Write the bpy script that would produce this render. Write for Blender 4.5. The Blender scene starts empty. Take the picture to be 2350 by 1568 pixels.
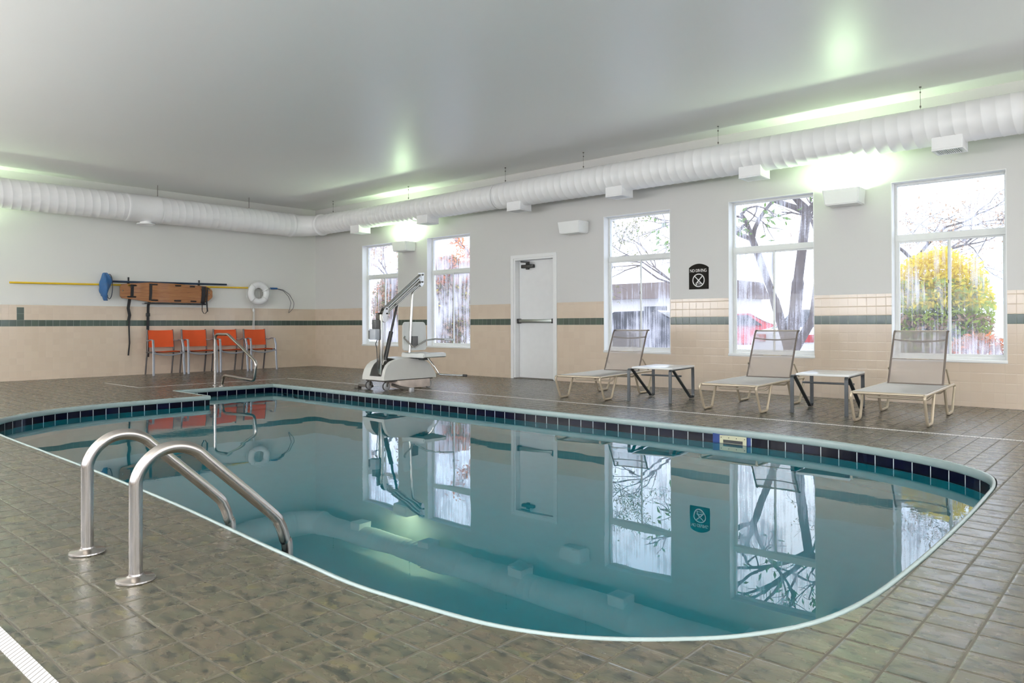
import bpy, bmesh, math, random
from math import sin, cos, pi, radians as R
from mathutils import Vector, Matrix, noise
random.seed(7)
S = bpy.context.scene
C = S.collection

# ------------------------------------------------------------------ camera
F_PX, YAW, PITCH, ROLL = 1690.6, 0.8411367, 0.0062124, -0.0028205
cam_d = bpy.data.cameras.new('camera')
cam = bpy.data.objects.new('camera', cam_d); C.objects.link(cam); S.camera = cam
cam_d.sensor_width = 36.0
cam_d.lens = F_PX / 2350 * 36
cam_d.shift_y = -49.87 / 2350
cam_d.clip_start = 0.05; cam_d.clip_end = 300
_F = Vector((-cos(YAW)*cos(PITCH), sin(YAW)*cos(PITCH), sin(PITCH)))
_R = Vector((sin(YAW), cos(YAW), 0)); _U = _R.cross(_F)
_Rr = _R*cos(ROLL) + _U*sin(ROLL); _Ur = -_R*sin(ROLL) + _U*cos(ROLL)
cam.matrix_world = Matrix(((_Rr.x, _Ur.x, -_F.x, 14.5205), (_Rr.y, _Ur.y, -_F.y, -9.5267),
                           (_Rr.z, _Ur.z, -_F.z, 0.93), (0, 0, 0, 1)))
# ------------------------------------------------------------------ world, exposure
w = bpy.data.worlds.new('overcast_sky'); S.world = w; w.use_nodes = True
wn, wl = w.node_tree.nodes, w.node_tree.links
bg = wn['Background']; bg.inputs['Strength'].default_value = 2.4
tc = wn.new('ShaderNodeTexCoord'); nz = wn.new('ShaderNodeTexNoise'); nz.inputs['Scale'].default_value = 2.2
nz.inputs['Detail'].default_value = 4
rp = wn.new('ShaderNodeValToRGB'); rp.color_ramp.elements[0].position = .35; rp.color_ramp.elements[1].position = .65
rp.color_ramp.elements[0].color = (.60, .74, 1, 1); rp.color_ramp.elements[1].color = (.93, .94, 1, 1)
wl.new(tc.outputs['Generated'], nz.inputs['Vector']); wl.new(nz.outputs['Fac'], rp.inputs['Fac'])
wl.new(rp.outputs['Color'], bg.inputs['Color'])
S.view_settings.view_transform = 'Standard'; S.view_settings.look = 'None'
S.view_settings.gamma = 1.0; S.view_settings.use_curve_mapping = False
S.view_settings.exposure = 0.56
S.cycles.max_bounces = 10; S.cycles.diffuse_bounces = 5; S.cycles.glossy_bounces = 4
S.cycles.transmission_bounces = 8; S.cycles.transparent_max_bounces = 16
S.cycles.sample_clamp_indirect = 6.0; S.cycles.use_denoising = True
SCONCE_W = 17.0      # the greenish wall lights on the window wall and end wall
FILL_SCONCE_W = 600.0  # unseen wall lights added on the two walls behind the camera as fill
FILL_W = 62.0
# unseen area lamps added behind the camera to brighten the room
# (tilted upwards to lift the ceiling as well)
def daylight(x, y, rz, energy, sx=2.6, sz=.85):
    l = bpy.data.lights.new('window_daylight', 'AREA'); l.shape = 'RECTANGLE'; l.size = sx; l.size_y = sz; l.energy = energy
    l.color = (1.0, .985, .965)
    o = bpy.data.objects.new('window_daylight', l); C.objects.link(o); o.location = (x, y, 1.55)
    o.rotation_euler = (R(90+46), 0, rz); return o
for _x, _k in ((2.5, 1.2), (5.5, 1.2), (8.5, 1.1), (11.5, .8), (14.5, .6), (17.5, .5)): daylight(_x, -12.52, 0, FILL_W*_k)
for _y in (-2.5, -6.3, -10.0): daylight(19.42, _y, R(90), FILL_W*.45)

# ------------------------------------------------------------------ material helpers
class NT:
    def __init__(s, name):
        s.m = bpy.data.materials.new(name); s.m.use_nodes = True
        s.n = s.m.node_tree.nodes; s.l = s.m.node_tree.links
        s.p = s.n['Principled BSDF']; s.out = s.n['Material Output']
    def node(s, t, **k):
        n = s.n.new('ShaderNode' + t)
        for a, v in k.items(): setattr(n, a, v)
        return n
    def put(s, sock, v):
        if hasattr(v, 'is_output') or isinstance(v, bpy.types.NodeSocket): s.l.new(v, sock)
        else:
            if isinstance(v, tuple) and len(v) == 3 and sock.type == 'RGBA': v = v + (1,)
            sock.default_value = v
    def math(s, op, a, b=0.0, c=0.0):
        n = s.node('Math', operation=op)
        s.put(n.inputs[0], a); s.put(n.inputs[1], b)
        if op in ('MULTIPLY_ADD', 'COMPARE', 'SMOOTH_MIN'): s.put(n.inputs[2], c)
        return n.outputs[0]
    def mix(s, f, a, b, mode='MIX'):
        n = s.node('Mix', data_type='RGBA', blend_type=mode)
        s.put(n.inputs[0], f); s.put(n.inputs[6], a); s.put(n.inputs[7], b)
        return n.outputs[2]
    def ramp(s, f, stops):
        n = s.node('ValToRGB'); e = n.color_ramp.elements
        while len(e) < len(stops): e.new(.5)
        for i, (p, c) in enumerate(stops): e[i].position = p; e[i].color = (c if isinstance(c, tuple) else (c,)*3) + (1,)
        s.put(n.inputs[0], f); return n.outputs[0]
    def maprange(s, v, a, b, c=0.0, d=1.0, smooth=True):
        n = s.node('MapRange', interpolation_type='SMOOTHSTEP' if smooth else 'LINEAR')
        s.put(n.inputs[0], v)
        for i, x in enumerate((a, b, c, d)): n.inputs[i+1].default_value = x
        return n.outputs[0]
    def noise(s, vec, scale, detail=3, rough=.5, dist=0):
        n = s.node('TexNoise'); n.inputs['Scale'].default_value = scale; n.inputs['Detail'].default_value = detail
        n.inputs['Roughness'].default_value = rough; n.inputs['Distortion'].default_value = dist
        if vec is not None: s.put(n.inputs['Vector'], vec)
        return n.outputs['Fac']
    def pos(s): return s.node('TexCoord').outputs['Object']
    def sep(s, v):
        n = s.node('SeparateXYZ'); s.put(n.inputs[0], v); return n.outputs
    def comb(s, x, y, z=0.0):
        n = s.node('CombineXYZ')
        for i, v in enumerate((x, y, z)): s.put(n.inputs[i], v)
        return n.outputs[0]
    def scale(s, v, sc):
        n = s.node('Mapping'); s.put(n.inputs[0], v); n.inputs['Scale'].default_value = sc; return n.outputs[0]
    def bump(s, h, strength=.3, dist=.01):
        n = s.node('Bump'); n.inputs['Strength'].default_value = strength; n.inputs['Distance'].default_value = dist
        s.put(n.inputs['Height'], h); s.put(s.p.inputs['Normal'], n.outputs[0]); return n
    def set(s, **k):
        names = dict(col='Base Color', rough='Roughness', metal='Metallic', spec='Specular IOR Level', alpha='Alpha', trans='Transmission Weight', ior='IOR', coat='Coat Weight', coatr='Coat Roughness')
        for a, v in k.items(): s.put(s.p.inputs[names[a]], v)
        return s
    def grid(s, u, v, pitch, gw, ou=0.0, ov=0.0):
        """returns (grout mask 0..1, cell id u, cell id v)"""
        a = s.math('DIVIDE', s.math('SUBTRACT', u, ou), pitch); b = s.math('DIVIDE', s.math('SUBTRACT', v, ov), pitch)
        def edge(x):
            f = s.math('FRACT', x); d = s.math('MINIMUM', f, s.math('SUBTRACT', 1.0, f)); return d
        d = s.math('MINIMUM', edge(a), edge(b))
        h = gw/pitch/2
        return s.maprange(d, h*.6, h*1.5, 1.0, 0.0), s.math('FLOOR', a), s.math('FLOOR', b), d

def simple(name, col, rough=.5, metal=0.0, bumps=None, var=.04, **k):
    t = NT(name); p = t.pos()
    n = t.noise(p, 9, 3)
    c2 = tuple(min(1, x*(1+var*2)) for x in col); c1 = tuple(x*(1-var*2) for x in col)
    t.set(col=t.mix(n, c1, c2), rough=rough, metal=metal, **k)
    if bumps: t.bump(t.noise(p, bumps[0], 3), bumps[1], .002)
    return t.m

M = {}
def mat_paint(name, col, rough, bs=60, bst=.15):
    t = NT(name); p = t.pos(); t.set(col=t.mix(t.noise(p, .7, 3), tuple(x*.97 for x in col), col), rough=rough)
    t.bump(t.noise(p, bs, 4, .6), bst, .003); return t.m
M['paint_r'] = mat_paint('wall_paint_backlit', (.63, .62, .60), .55)  # same wall paint, backlit shade of the window wall put into the colour
M['paint_b'] = mat_paint('wall_paint_lit', (.72, .715, .68), .55)  # lighter copy of the same paint for the better lit walls
M['ceiling'] = mat_paint('glossy_ceiling_paint', (.87, .865, .85), .36, 22, .10)
M['white'] = simple('white_trim_paint', (.80, .80, .79), .35, bumps=(40, .05), var=.01)
M['door'] = simple('door_paint', (.74, .74, .735), .4, bumps=(30, .05), var=.02)
M['frame'] = simple('window_frame_vinyl', (.74, .75, .73), .35, var=.02)
M['sconce'] = simple('wall_light_white', (.82, .82, .80), .4, var=.01)

def mat_walltile(axis):
    t = NT('glazed_wall_tile_' + axis); x, y, z = t.sep(t.pos())
    u = x if axis == 'x' else y
    g, cu, cv, d = t.grid(u, z, .108, .0035, 0, 1.027-.108*10)
    wn_ = t.node('TexWhiteNoise', noise_dimensions='3D'); t.put(wn_.inputs['Vector'], t.comb(cu, cv, .5))
    rnd = wn_.outputs['Value']
    beige = t.mix(rnd, (.585, .475, .37), (.62, .51, .40))
    green = t.mix(rnd, (.045, .066, .052), (.062, .088, .068))
    m = t.math('MULTIPLY', t.math('GREATER_THAN', z, .919), t.math('LESS_THAN', z, 1.027))
    if axis == 'y':
        m2 = t.math('MULTIPLY', t.math('MULTIPLY', t.math('GREATER_THAN', z, .919), t.math('LESS_THAN', z, 1.243)),
                    t.math('COMPARE', y, -5.778, .054))
        m = t.math('MAXIMUM', m, m2)
    col = t.mix(m, beige, green)
    t.set(col=t.mix(t.math('MULTIPLY', g, .55), col, t.mix(m, (.50, .42, .33), (.33, .34, .30))), rough=t.mix(g, (.13,)*3, (.6,)*3), spec=.5)
    # each tile sits at its own tiny tilt
    h = t.math('ADD', t.maprange(d, 0.0, .07, 0.0, 1.0), t.math('MULTIPLY', t.noise(t.comb(u, z, rnd), 8, 1), .8))
    t.bump(h, .12, .0035); return t.m
M['tile_x'] = mat_walltile('x'); M['tile_y'] = mat_walltile('y')

def mat_floor():
    t = NT('slate_look_floor_tile'); p = t.pos(); x, y, z = t.sep(p)
    g, cu, cv, d = t.grid(x, y, 0.1455, .0066, 13.94, -6.96)
    wn_ = t.node('TexWhiteNoise', noise_dimensions='3D'); t.put(wn_.inputs['Vector'], t.comb(cu, cv, .3))
    r1 = wn_.outputs['Value']; rc = t.sep(wn_.outputs['Color'])
    base = t.ramp(r1, [(0, (.165, .165, .100)), (.35, (.215, .200, .135)), (.6, (.165, .185, .125)), (.85, (.235, .205, .150)), (1, (.175, .175, .110))])
    # offset the pattern per tile so that each tile has its own clouding
    tv = t.comb(t.math('ADD', x, t.math('MULTIPLY', rc[0], 9.0)), t.math('ADD', t.math('MULTIPLY', y, 1.6), t.math('MULTIPLY', rc[1], 9.0)), rc[2])
    dark = t.maprange(t.noise(tv, 16, 4, .55, .6), .50, .64)
    yel = t.maprange(t.noise(tv, 7, 2, .5), .60, .70)
    warm = t.maprange(t.noise(t.scale(tv, (1, 1, 1)), 10, 5, .65), .42, .62)
    c = t.mix(t.math('MULTIPLY', warm, .75), base, (.29, .225, .165))
    c = t.mix(t.math('MULTIPLY', yel, .6), c, (.34, .30, .10))
    c = t.mix(t.math('MULTIPLY', dark, .9), c, (.040, .055, .045))
    fine = t.noise(tv, 60, 4, .7)
    c = t.mix(.20, c, t.mix(fine, (.07, .07, .06), (.26, .26, .23)))
    grout = t.mix(t.noise(p, 5, 3), (.09, .078, .052), (.19, .165, .115))
    c = t.mix(g, c, grout)
    cleft = t.noise(t.scale(tv, (1, 2.2, 1)), 9, 6, .62, 1.2)
    h = t.math('ADD', t.math('MULTIPLY', t.maprange(d, .012, .07), .9), t.math('ADD', t.math('MULTIPLY', cleft, .75), t.math('MULTIPLY', fine, .03)))
    rg = t.maprange(t.noise(tv, 14, 3), .3, .7, .21, .33)
    t.set(col=t.mix(1.0, c, (.33,.325,.275), 'MULTIPLY'), rough=t.mix(g, t.comb(rg, rg, rg), (.65,)*3), spec=1.0)
    t.bump(h, .30, .004); return t.m
M['floor'] = mat_floor()

def mat_poolband():
    t = NT('navy_waterline_tile'); uv = t.node('UVMap').outputs[0]; u, v, _ = t.sep(uv)
    g, cu, cv, d = t.grid(u, v, .152, .006, 0, 0)
    wn_ = t.node('TexWhiteNoise', noise_dimensions='2D'); t.put(wn_.inputs['Vector'], t.comb(cu, cv))
    c = t.mix(wn_.outputs['Value'], (.0005, .0008, .004), (.0008, .0014, .009))
    t.set(col=t.mix(g, c, (.55, .60, .60)), rough=t.mix(g, (.12,)*3, (.7,)*3), spec=.10); return t.m
M['band'] = mat_poolband()
M['plaster'] = simple('pool_plaster', (.28, .50, .55), .8, bumps=(30, .1), var=.03)
M['coping'] = simple('bullnose_coping_stone', (.27, .34, .33), .25, bumps=(25, .1), var=.05)

def mat_water():
    t = NT('pool_water'); t.n.remove(t.p)
    gl = t.node('BsdfGlass'); gl.inputs['IOR'].default_value = 1.45; gl.inputs['Roughness'].default_value = 0.0
    p = t.pos(); b = t.node('Bump'); b.inputs['Strength'].default_value = .16; b.inputs['Distance'].default_value = .01
    h = t.math('ADD', t.math('MULTIPLY', t.noise(t.scale(p, (1, 1, 1)), 1.3, 2), 1.0), t.math('MULTIPLY', t.math('MULTIPLY', t.noise(p, 9, 3, .55, .4), t.maprange(t.noise(p, .55, 2), .5, .68)), .22))
    t.l.new(h, b.inputs['Height']); t.l.new(b.outputs[0], gl.inputs['Normal'])
    t.l.new(gl.outputs[0], t.out.inputs['Surface'])
    va = t.node('VolumeAbsorption'); va.inputs['Color'].default_value = (.0, .85, .885, 1); va.inputs['Density'].default_value = 1.7
    t.l.new(va.outputs[0], t.out.inputs['Volume']); return t.m
M['water'] = mat_water()

def mat_glass(name, seed, amount):
    """window pane fogged by condensation, with run marks"""
    t = NT(name); t.n.remove(t.p); x, y, z = t.sep(t.pos())
    tr = t.node('BsdfTransparent'); tl = t.node('BsdfTranslucent'); gg = t.node('BsdfGlossy')
    gg.inputs['Roughness'].default_value = .03
    tr.inputs['Color'].default_value = (.93, .95, .96, 1); tl.inputs['Color'].default_value = (.62, .61, .66, 1)
    streak = t.noise(t.comb(t.math('ADD', t.math('MULTIPLY', x, 34.0), seed), t.math('MULTIPLY', z, 1.1), seed), 1, 4, .6, .5)
    big = t.noise(t.comb(t.math('MULTIPLY', x, 1.9), t.math('MULTIPLY', z, 1.3), seed*1.7), 1, 3, .6)
    drops = t.noise(t.comb(x, z, seed), 95, 2)
    f = t.math('ADD', t.math('ADD', t.math('MULTIPLY', streak, .75), t.math('MULTIPLY', big, 1.0)), t.math('MULTIPLY', drops, .2))
    f = t.maprange(f, 1.20-amount, 0.40+1.15-amount, .10, .93)
    mx = t.node('MixShader'); t.l.new(f, mx.inputs[0]); t.l.new(tr.outputs[0], mx.inputs[1]); t.l.new(tl.outputs[0], mx.inputs[2])
    fr = t.node('Fresnel'); fr.inputs[0].default_value = 1.13
    m2 = t.node('MixShader'); t.l.new(fr.outputs[0], m2.inputs[0]); t.l.new(mx.outputs[0], m2.inputs[1]); t.l.new(gg.outputs[0], m2.inputs[2])
    t.l.new(m2.outputs[0], t.out.inputs['Surface']); return t.m
CLEAR = None
GL = [mat_glass('fogged_glass_%d' % i, 3.1*i+1, a) for i, a in enumerate((.36, .36, .30, .34, .30, .35, .35))]

def pane(parent, a, b, m):
    """glass sheet: condensation only on the room side (-y) face"""
    bm = bmesh.new(); box(bm, a, b)
    bm.normal_update()
    yc = min(a[1], b[1])
    for f in bm.faces: f.material_index = 1 if all(abs(v.co.y-yc) < 1e-6 for v in f.verts) else 0
    return obj('pane', bm, [CLEAR, m], parent, smooth=False)
def mat_clear():
    t = NT('clear_glass'); t.n.remove(t.p)
    tr = t.node('BsdfTransparent'); tr.inputs[0].default_value = (.97, .98, .98, 1); gg = t.node('BsdfGlossy'); gg.inputs['Roughness'].default_value = .01
    mx = t.node('MixShader'); mx.inputs[0].default_value = .008; t.l.new(tr.outputs[0], mx.inputs[1]); t.l.new(gg.outputs[0], mx.inputs[2])
    t.l.new(mx.outputs[0], t.out.inputs['Surface']); return t.m
CLEAR = mat_clear()
def mat_mesh(name, col, holes=.35, rough=.6, scale=1.0):
    t = NT(name); t.set(col=col, rough=rough)
    t.set(alpha=1.0)
    tr = t.node('BsdfTransparent'); mx = t.node('MixShader'); mx.inputs[0].default_value = 1-holes
    t.l.new(tr.outputs[0], mx.inputs[1]); t.l.new(t.p.outputs[0], mx.inputs[2]); t.l.new(mx.outputs[0], t.out.inputs['Surface'])
    t.bump(t.noise(t.pos(), 400*scale, 2), .2, .002); return t.m
M['sling_back'] = mat_mesh('taupe_sling_mesh', (.40, .355, .335), .48)
M['sling_seat'] = mat_mesh('window_lit_sling_mesh', (.90, .87, .84), .08)  # seat sheen from the windows put into the pale colour
M['net'] = mat_mesh('blue_net_mesh', (.02, .12, .32), .25)
M['lounge_frame'] = simple('champagne_powder_coat', (.50, .42, .31), .32, .35, var=.03)
M['lounge_edge'] = simple('dark_taupe_binding', (.12, .095, .08), .6, var=.03)
M['table_frame'] = simple('dark_grey_powder_coat', (.038, .043, .046), .38, .2, var=.03)
M['table_top'] = simple('white_acrylic_table_top', (.66, .66, .64), .2, var=.01)
def mat_steel(name, col, rough):
    t = NT(name); p = t.pos()
    t.set(col=col, metal=1.0, rough=rough); return t.m
M['steel'] = mat_steel('brushed_stainless_steel', (.43, .40, .37), .22)
M['steel_lift'] = mat_steel('satin_lift_tube', (.62, .61, .58), .22)
M['chair_frame'] = simple('silver_powder_coat', (.30, .31, .34), .35, .5, var=.02)
M['chair_dark'] = simple('dark_inner_frame', (.10, .09, .09), .4, .4, var=.02)
M['orange'] = simple('orange_sling_fabric', (.90, .165, .04), .62, bumps=(300, .2), var=.03)
M['black'] = simple('black_plastic', (.012, .012, .013), .45, var=.05)
M['strap'] = simple('black_webbing', (.010, .010, .012), .7, bumps=(300, .3), var=.05)
M['yellow'] = simple('yellow_pole_paint', (.72, .47, .02), .35, var=.03)
M['navy'] = simple('dark_blue_pole_paint', (.012, .028, .06), .35, var=.05)
M['rope'] = simple('white_rope', (.68, .68, .66), .7, bumps=(400, .4), var=.03)
M['foam'] = simple('white_foam_ring', (.80, .80, .79), .5, bumps=(60, .1), var=.02)
M['cable'] = simple('grey_cable', (.14, .14, .15), .4, .5)
M['shell'] = simple('ivory_lift_shell', (.58, .57, .53), .3, var=.02)
M['seat_plastic'] = simple('pale_seat_plastic', (.66, .67, .64), .35, var=.02)
M['box_grey'] = simple('grey_control_box', (.42, .44, .47), .4)
M['box_dark'] = simple('dark_battery_box', (.10, .10, .10), .4)
M['rubber'] = simple('dark_rubber', (.03, .03, .03), .6)
M['caster'] = simple('caster_grey', (.45, .45, .45), .35, .4)
M['weight'] = simple('rust_stained_white_box', (.55, .46, .40), .5, var=.2)
M['brown_metal'] = simple('grey_brown_steel', (.13, .115, .10), .45, .5, var=.1)
M['sign_black'] = simple('sign_black', (.010, .009, .007), .7, spec=.12)
M['sign_white'] = simple('sign_white', (.80, .79, .77), .5, var=.01)
M['bar'] = mat_steel('panic_bar_aluminium', (.34, .36, .34), .35)
M['hinge'] = simple('door_closer_black', (.012, .012, .012), .4)
M['skim'] = simple('aged_cream_plate', (.50, .49, .33), .45, var=.05)
M['skim_blue'] = simple('deep_blue_recess', (.004, .03, .16), .5)
M['drain'] = None
def mat_wood():
    t = NT('varnished_plywood'); p = t.pos(); s_ = t.scale(p, (1, 1.2, 16))
    n = t.noise(s_, 3, 5, .6, .6)
    t.set(col=t.ramp(n, [(.3, (.20, .072, .018)), (.55, (.31, .125, .035)), (.8, (.37, .165, .055))]), rough=.3, coat=.3); return t.m
M['wood'] = mat_wood()
def mat_drain():
    t = NT('slotted_drain_strip'); x, y, z = t.sep(t.pos())
    f = t.math('FRACT', t.math('MULTIPLY', t.math('ADD', x, y), 45.0))
    m = t.math('LESS_THAN', f, .16)
    t.set(col=t.mix(m, (.70, .68, .66), (.12, .11, .10)), rough=.45); return t.m
M['drain'] = mat_drain()
def mat_duct():
    return simple('white_duct_paint', (.87, .865, .855), .38, bumps=(50, .04), var=.015)
M['duct'] = mat_duct()
M['grille'] = simple('grey_grille_slots', (.22, .23, .22), .5)

# ------------------------------------------------------------------ geometry helpers
def obj(name, bm, m, parent=None, smooth=True, angle=35):
    me = bpy.data.meshes.new(name)
    bmesh.ops.recalc_face_normals(bm, faces=bm.faces)
    bm.to_mesh(me); bm.free()
    for mm in (m if isinstance(m, (list, tuple)) else [m]): me.materials.append(mm)
    if smooth:
        for p in me.polygons: p.use_smooth = True
        me.set_sharp_from_angle(angle=R(angle))
    o = bpy.data.objects.new(name, me); C.objects.link(o)
    if parent: o.parent = parent
    return o
def tag(o, label=None, cat=None, group=None, kind=None):
    if label: o['label'] = label
    if cat: o['category'] = cat
    if group: o['group'] = group
    if kind: o['kind'] = kind
    return o
def thing(name, label, cat, loc=(0, 0, 0), rz=0, group=None, kind=None):
    o = bpy.data.objects.new(name, None); C.objects.link(o); o.empty_display_size = .1
    o.location = loc; o.rotation_euler = (0, 0, rz); return tag(o, label, cat, group, kind)
def copy_tree(o, parent=None):
    c = o.copy(); C.objects.link(c)
    if parent: c.parent = parent
    for ch in list(o.children): copy_tree(ch, c)
    return c
def box(bm, a, b, bev=0.0, seg=2, mi=0):
    x0, y0, z0 = a; x1, y1, z1 = b
    vs = [bm.verts.new(v) for v in ((x0,y0,z0),(x1,y0,z0),(x1,y1,z0),(x0,y1,z0),(x0,y0,z1),(x1,y0,z1),(x1,y1,z1),(x0,y1,z1))]
    fs = [bm.faces.new([vs[i] for i in q]) for q in ((0,3,2,1),(4,5,6,7),(0,1,5,4),(1,2,6,5),(2,3,7,6),(3,0,4,7))]
    for f in fs: f.material_index = mi
    if bev: bmesh.ops.bevel(bm, geom=list({e for f in fs for e in f.edges}), offset=bev, segments=seg, affect='EDGES', profile=.5)
    return bm
def B_(a, b, bev=0.0, seg=2): return box(bmesh.new(), a, b, bev, seg)
def fillet(pts, r, n=6):
    pts = [Vector(p) for p in pts]; out = [pts[0]]
    rr = r if isinstance(r, (list, tuple)) else [r]*(len(pts)-2)
    for i in range(1, len(pts)-1):
        a, b, c = pts[i-1], pts[i], pts[i+1]; u = (a-b); v = (c-b); lu, lv = u.length, v.length; u.normalize(); v.normalize()
        ang = u.angle(v); 
        if ang > 3.1: out.append(b); continue
        d = min(rr[i-1]/math.tan(ang/2), lu*.48, lv*.48); p0 = b+u*d; p1 = b+v*d
        for k in range(n+1):
            t = k/n; out.append(p0*(1-t)**2 + b*2*t*(1-t) + p1*t*t)
    out.append(pts[-1]); return out
def sweep(bm, path, prof, closed=False, cap=True, up=None):
    """sweep a closed 2-D profile [(a,b)..] along path with parallel transport"""
    path = [Vector(p) for p in path]; n = len(path); rings = []
    T = []
    for i in range(n):
        if closed: t = path[(i+1) % n]-path[i-1]
        else: t = path[min(i+1, n-1)]-path[max(i-1, 0)]
        T.append(t.normalized())
    ref = Vector(up) if up else (Vector((0, 0, 1)) if abs(T[0].z) < .9 else Vector((1, 0, 0)))
    N = (ref - T[0]*ref.dot(T[0])).normalized()
    for i in range(n):
        if up: 
            N2 = Vector(up) - T[i]*Vector(up).dot(T[i])
            if N2.length > 1e-4: N = N2.normalized()
        else: N = (N - T[i]*N.dot(T[i])).normalized()
        Bn = T[i].cross(N)
        pr = prof(i/(n-1)) if callable(prof) else prof
        rings.append([bm.verts.new(path[i] + N*a + Bn*b) for a, b in pr])
    m = len(rings[0])
    for i in range(n if closed else n-1):
        r0, r1 = rings[i], rings[(i+1) % n]
        for k in range(m): bm.faces.new((r0[k], r0[(k+1) % m], r1[(k+1) % m], r1[k]))
    if cap and not closed:
        bm.faces.new(rings[0][::-1]); bm.faces.new(rings[-1])
    return bm
def circ(r, n=12): return [(r*cos(2*pi*k/n), r*sin(2*pi*k/n)) for k in range(n)]
def tube(path, r, n=12, fr=0, bm=None, **k):
    bm = bm or bmesh.new()
    return sweep(bm, fillet(path, fr) if fr else path, circ(r, n), **k)
def flat(path, wd, th, fr=0, up=(1, 0, 0), bm=None):
    bm = bm or bmesh.new(); c = min(wd, th)*.25
    a, b = wd/2, th/2
    prof = [(a, -b+c), (a, b-c), (a-c, b), (-a+c, b), (-a, b-c), (-a, -b+c), (-a+c, -b), (a-c, -b)]
    return sweep(bm, fillet(path, fr) if fr else path, prof, up=up)
def lathe(prof, n=32, axis='z', bm=None, center=(0, 0, 0), close=False):
    bm = bm or bmesh.new(); rings = []
    for r, h in prof:
        ring = []
        for k in range(n):
            a = 2*pi*k/n; v = (r*cos(a), r*sin(a), h)
            if axis == 'x': v = (h, r*cos(a), r*sin(a))
            if axis == 'y': v = (r*cos(a), h, r*sin(a))
            ring.append(bm.verts.new(Vector(v)+Vector(center)))
        rings.append(ring)
    L = len(rings)
    for i in range(L if close else L-1):
        for k in range(n): bm.faces.new((rings[i][k], rings[i][(k+1) % n], rings[(i+1) % L][(k+1) % n], rings[(i+1) % L][k]))
    if not close: bm.faces.new(rings[0][::-1]); bm.faces.new(rings[-1])
    return bm
def prism(pts, a, b, axis='z', bev=0.0, bm=None):
    """extrude 2-D polygon between a and b along axis: x->(y,z) y->(x,z) z->(x,y)"""
    bm = bm or bmesh.new()
    f = {'x': lambda p, h: (h, p[0], p[1]), 'y': lambda p, h: (p[0], h, p[1]), 'z': lambda p, h: (p[0], p[1], h)}[axis]
    v0 = [bm.verts.new(f(p, a)) for p in pts]; v1 = [bm.verts.new(f(p, b)) for p in pts]; n = len(pts)
    fs = [bm.faces.new(v0[::-1]), bm.faces.new(v1)]
    fs += [bm.faces.new((v0[i], v0[(i+1) % n], v1[(i+1) % n], v1[i])) for i in range(n)]
    if bev:
        es = [e for e in fs[0].edges] + [e for e in fs[1].edges]
        bmesh.ops.bevel(bm, geom=es, offset=bev, segments=2, affect='EDGES')
    return bm
def curve_plate(name, loops, depth, bev, m, parent=None, plane='x', at=0.0):
    """flat plate with holes: loops[0] outline, others holes, 2-D coordinates"""
    cu = bpy.data.curves.new(name, 'CURVE'); cu.dimensions = '2D'; cu.fill_mode = 'BOTH'; cu.extrude = depth/2; cu.bevel_depth = bev; cu.bevel_resolution = 1
    for lp in loops:
        sp = cu.splines.new('POLY'); sp.points.add(len(lp)-1)
        for i, (a, b) in enumerate(lp): sp.points[i].co = (a, b, 0, 1)
        sp.use_cyclic_u = True
    tmp = bpy.data.objects.new(name, cu); C.objects.link(tmp)
    bpy.context.view_layer.update()
    me = bpy.data.meshes.new_from_object(tmp.evaluated_get(bpy.context.evaluated_depsgraph_get()))
    bpy.data.objects.remove(tmp); bpy.data.curves.remove(cu)
    if plane == 'x': mt = Matrix(((0, 0, 1, at), (1, 0, 0, 0), (0, 1, 0, 0), (0, 0, 0, 1)))
    else: mt = Matrix(((1, 0, 0, 0), (0, 0, -1, at), (0, 1, 0, 0), (0, 0, 0, 1)))
    me.transform(mt); me.materials.clear(); me.materials.append(m)
    me.name = name
    o = bpy.data.objects.new(name, me); C.objects.link(o)
    if parent: o.parent = parent
    return o

# ------------------------------------------------------------------ room
CZ = 3.535; XR = 19.5; YN = -12.6; ZT = 1.285
WX = [(1.745, 2.93), (3.80, 4.98), (7.925, 9.095), (9.995, 11.15), (12.05, 13.20), (14.10, 15.27), (16.15, 17.32)]
WZ0, WZ1 = .51, 2.605
DX0, DX1, DZ1 = 6.035, 6.945, 2.07
WT = .22

# pool outline at the deck joint
ring_pts = [(3.95, -3.36), (3.95, -4.95), (5.07, -4.97)]
smooth_pts = [(5.07, -4.97), (5.06, -5.5), (5.07, -5.95), (5.14, -6.43), (5.32, -6.92), (5.70, -7.38), (6.25, -7.66), (7.0, -7.76), (8.29, -7.785),
    (9.27, -7.80), (10.04, -7.825), (10.68, -7.85), (11.22, -7.885), (11.64, -7.915), (12.0, -7.935), (12.32, -7.95), (12.60, -7.93), (12.91, -7.89), (13.12, -7.82),
    (13.29, -7.72), (13.45, -7.58), (13.58, -7.43), (13.70, -7.2), (13.765, -6.9), (13.79, -6.5), (13.80, -6.0), (13.80, -5.4), (13.79, -4.9),
    (13.77, -4.5), (13.69, -4.2), (13.48, -3.95), (13.25, -3.79), (13.01, -3.67), (12.75, -3.57), (12.49, -3.50), (12.2, -3.455), (11.92, -3.43), (11.4, -3.415), (10.5, -3.41), (9.0, -3.40), (7.0, -3.385), (5.4, -3.37), (3.95, -3.36)]
def catmull(P, k=4):
    out = []
    for i in range(len(P)-1):
        p0, p1, p2, p3 = [Vector(P[min(max(j, 0), len(P)-1)]) for j in (i-1, i, i+1, i+2)]
        for s in range(k):
            t = s/k
            out.append(.5*((2*p1)+(-p0+p2)*t+(2*p0-5*p1+4*p2-p3)*t*t+(-p0+3*p1-3*p2+p3)*t**3))
    out.append(Vector(P[-1])); return out
loop = [Vector(ring_pts[0])]
for i in range(1, 9): loop.append(Vector(ring_pts[0]).lerp(Vector(ring_pts[1]), i/9))
loop.append(Vector(ring_pts[1]))
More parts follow.
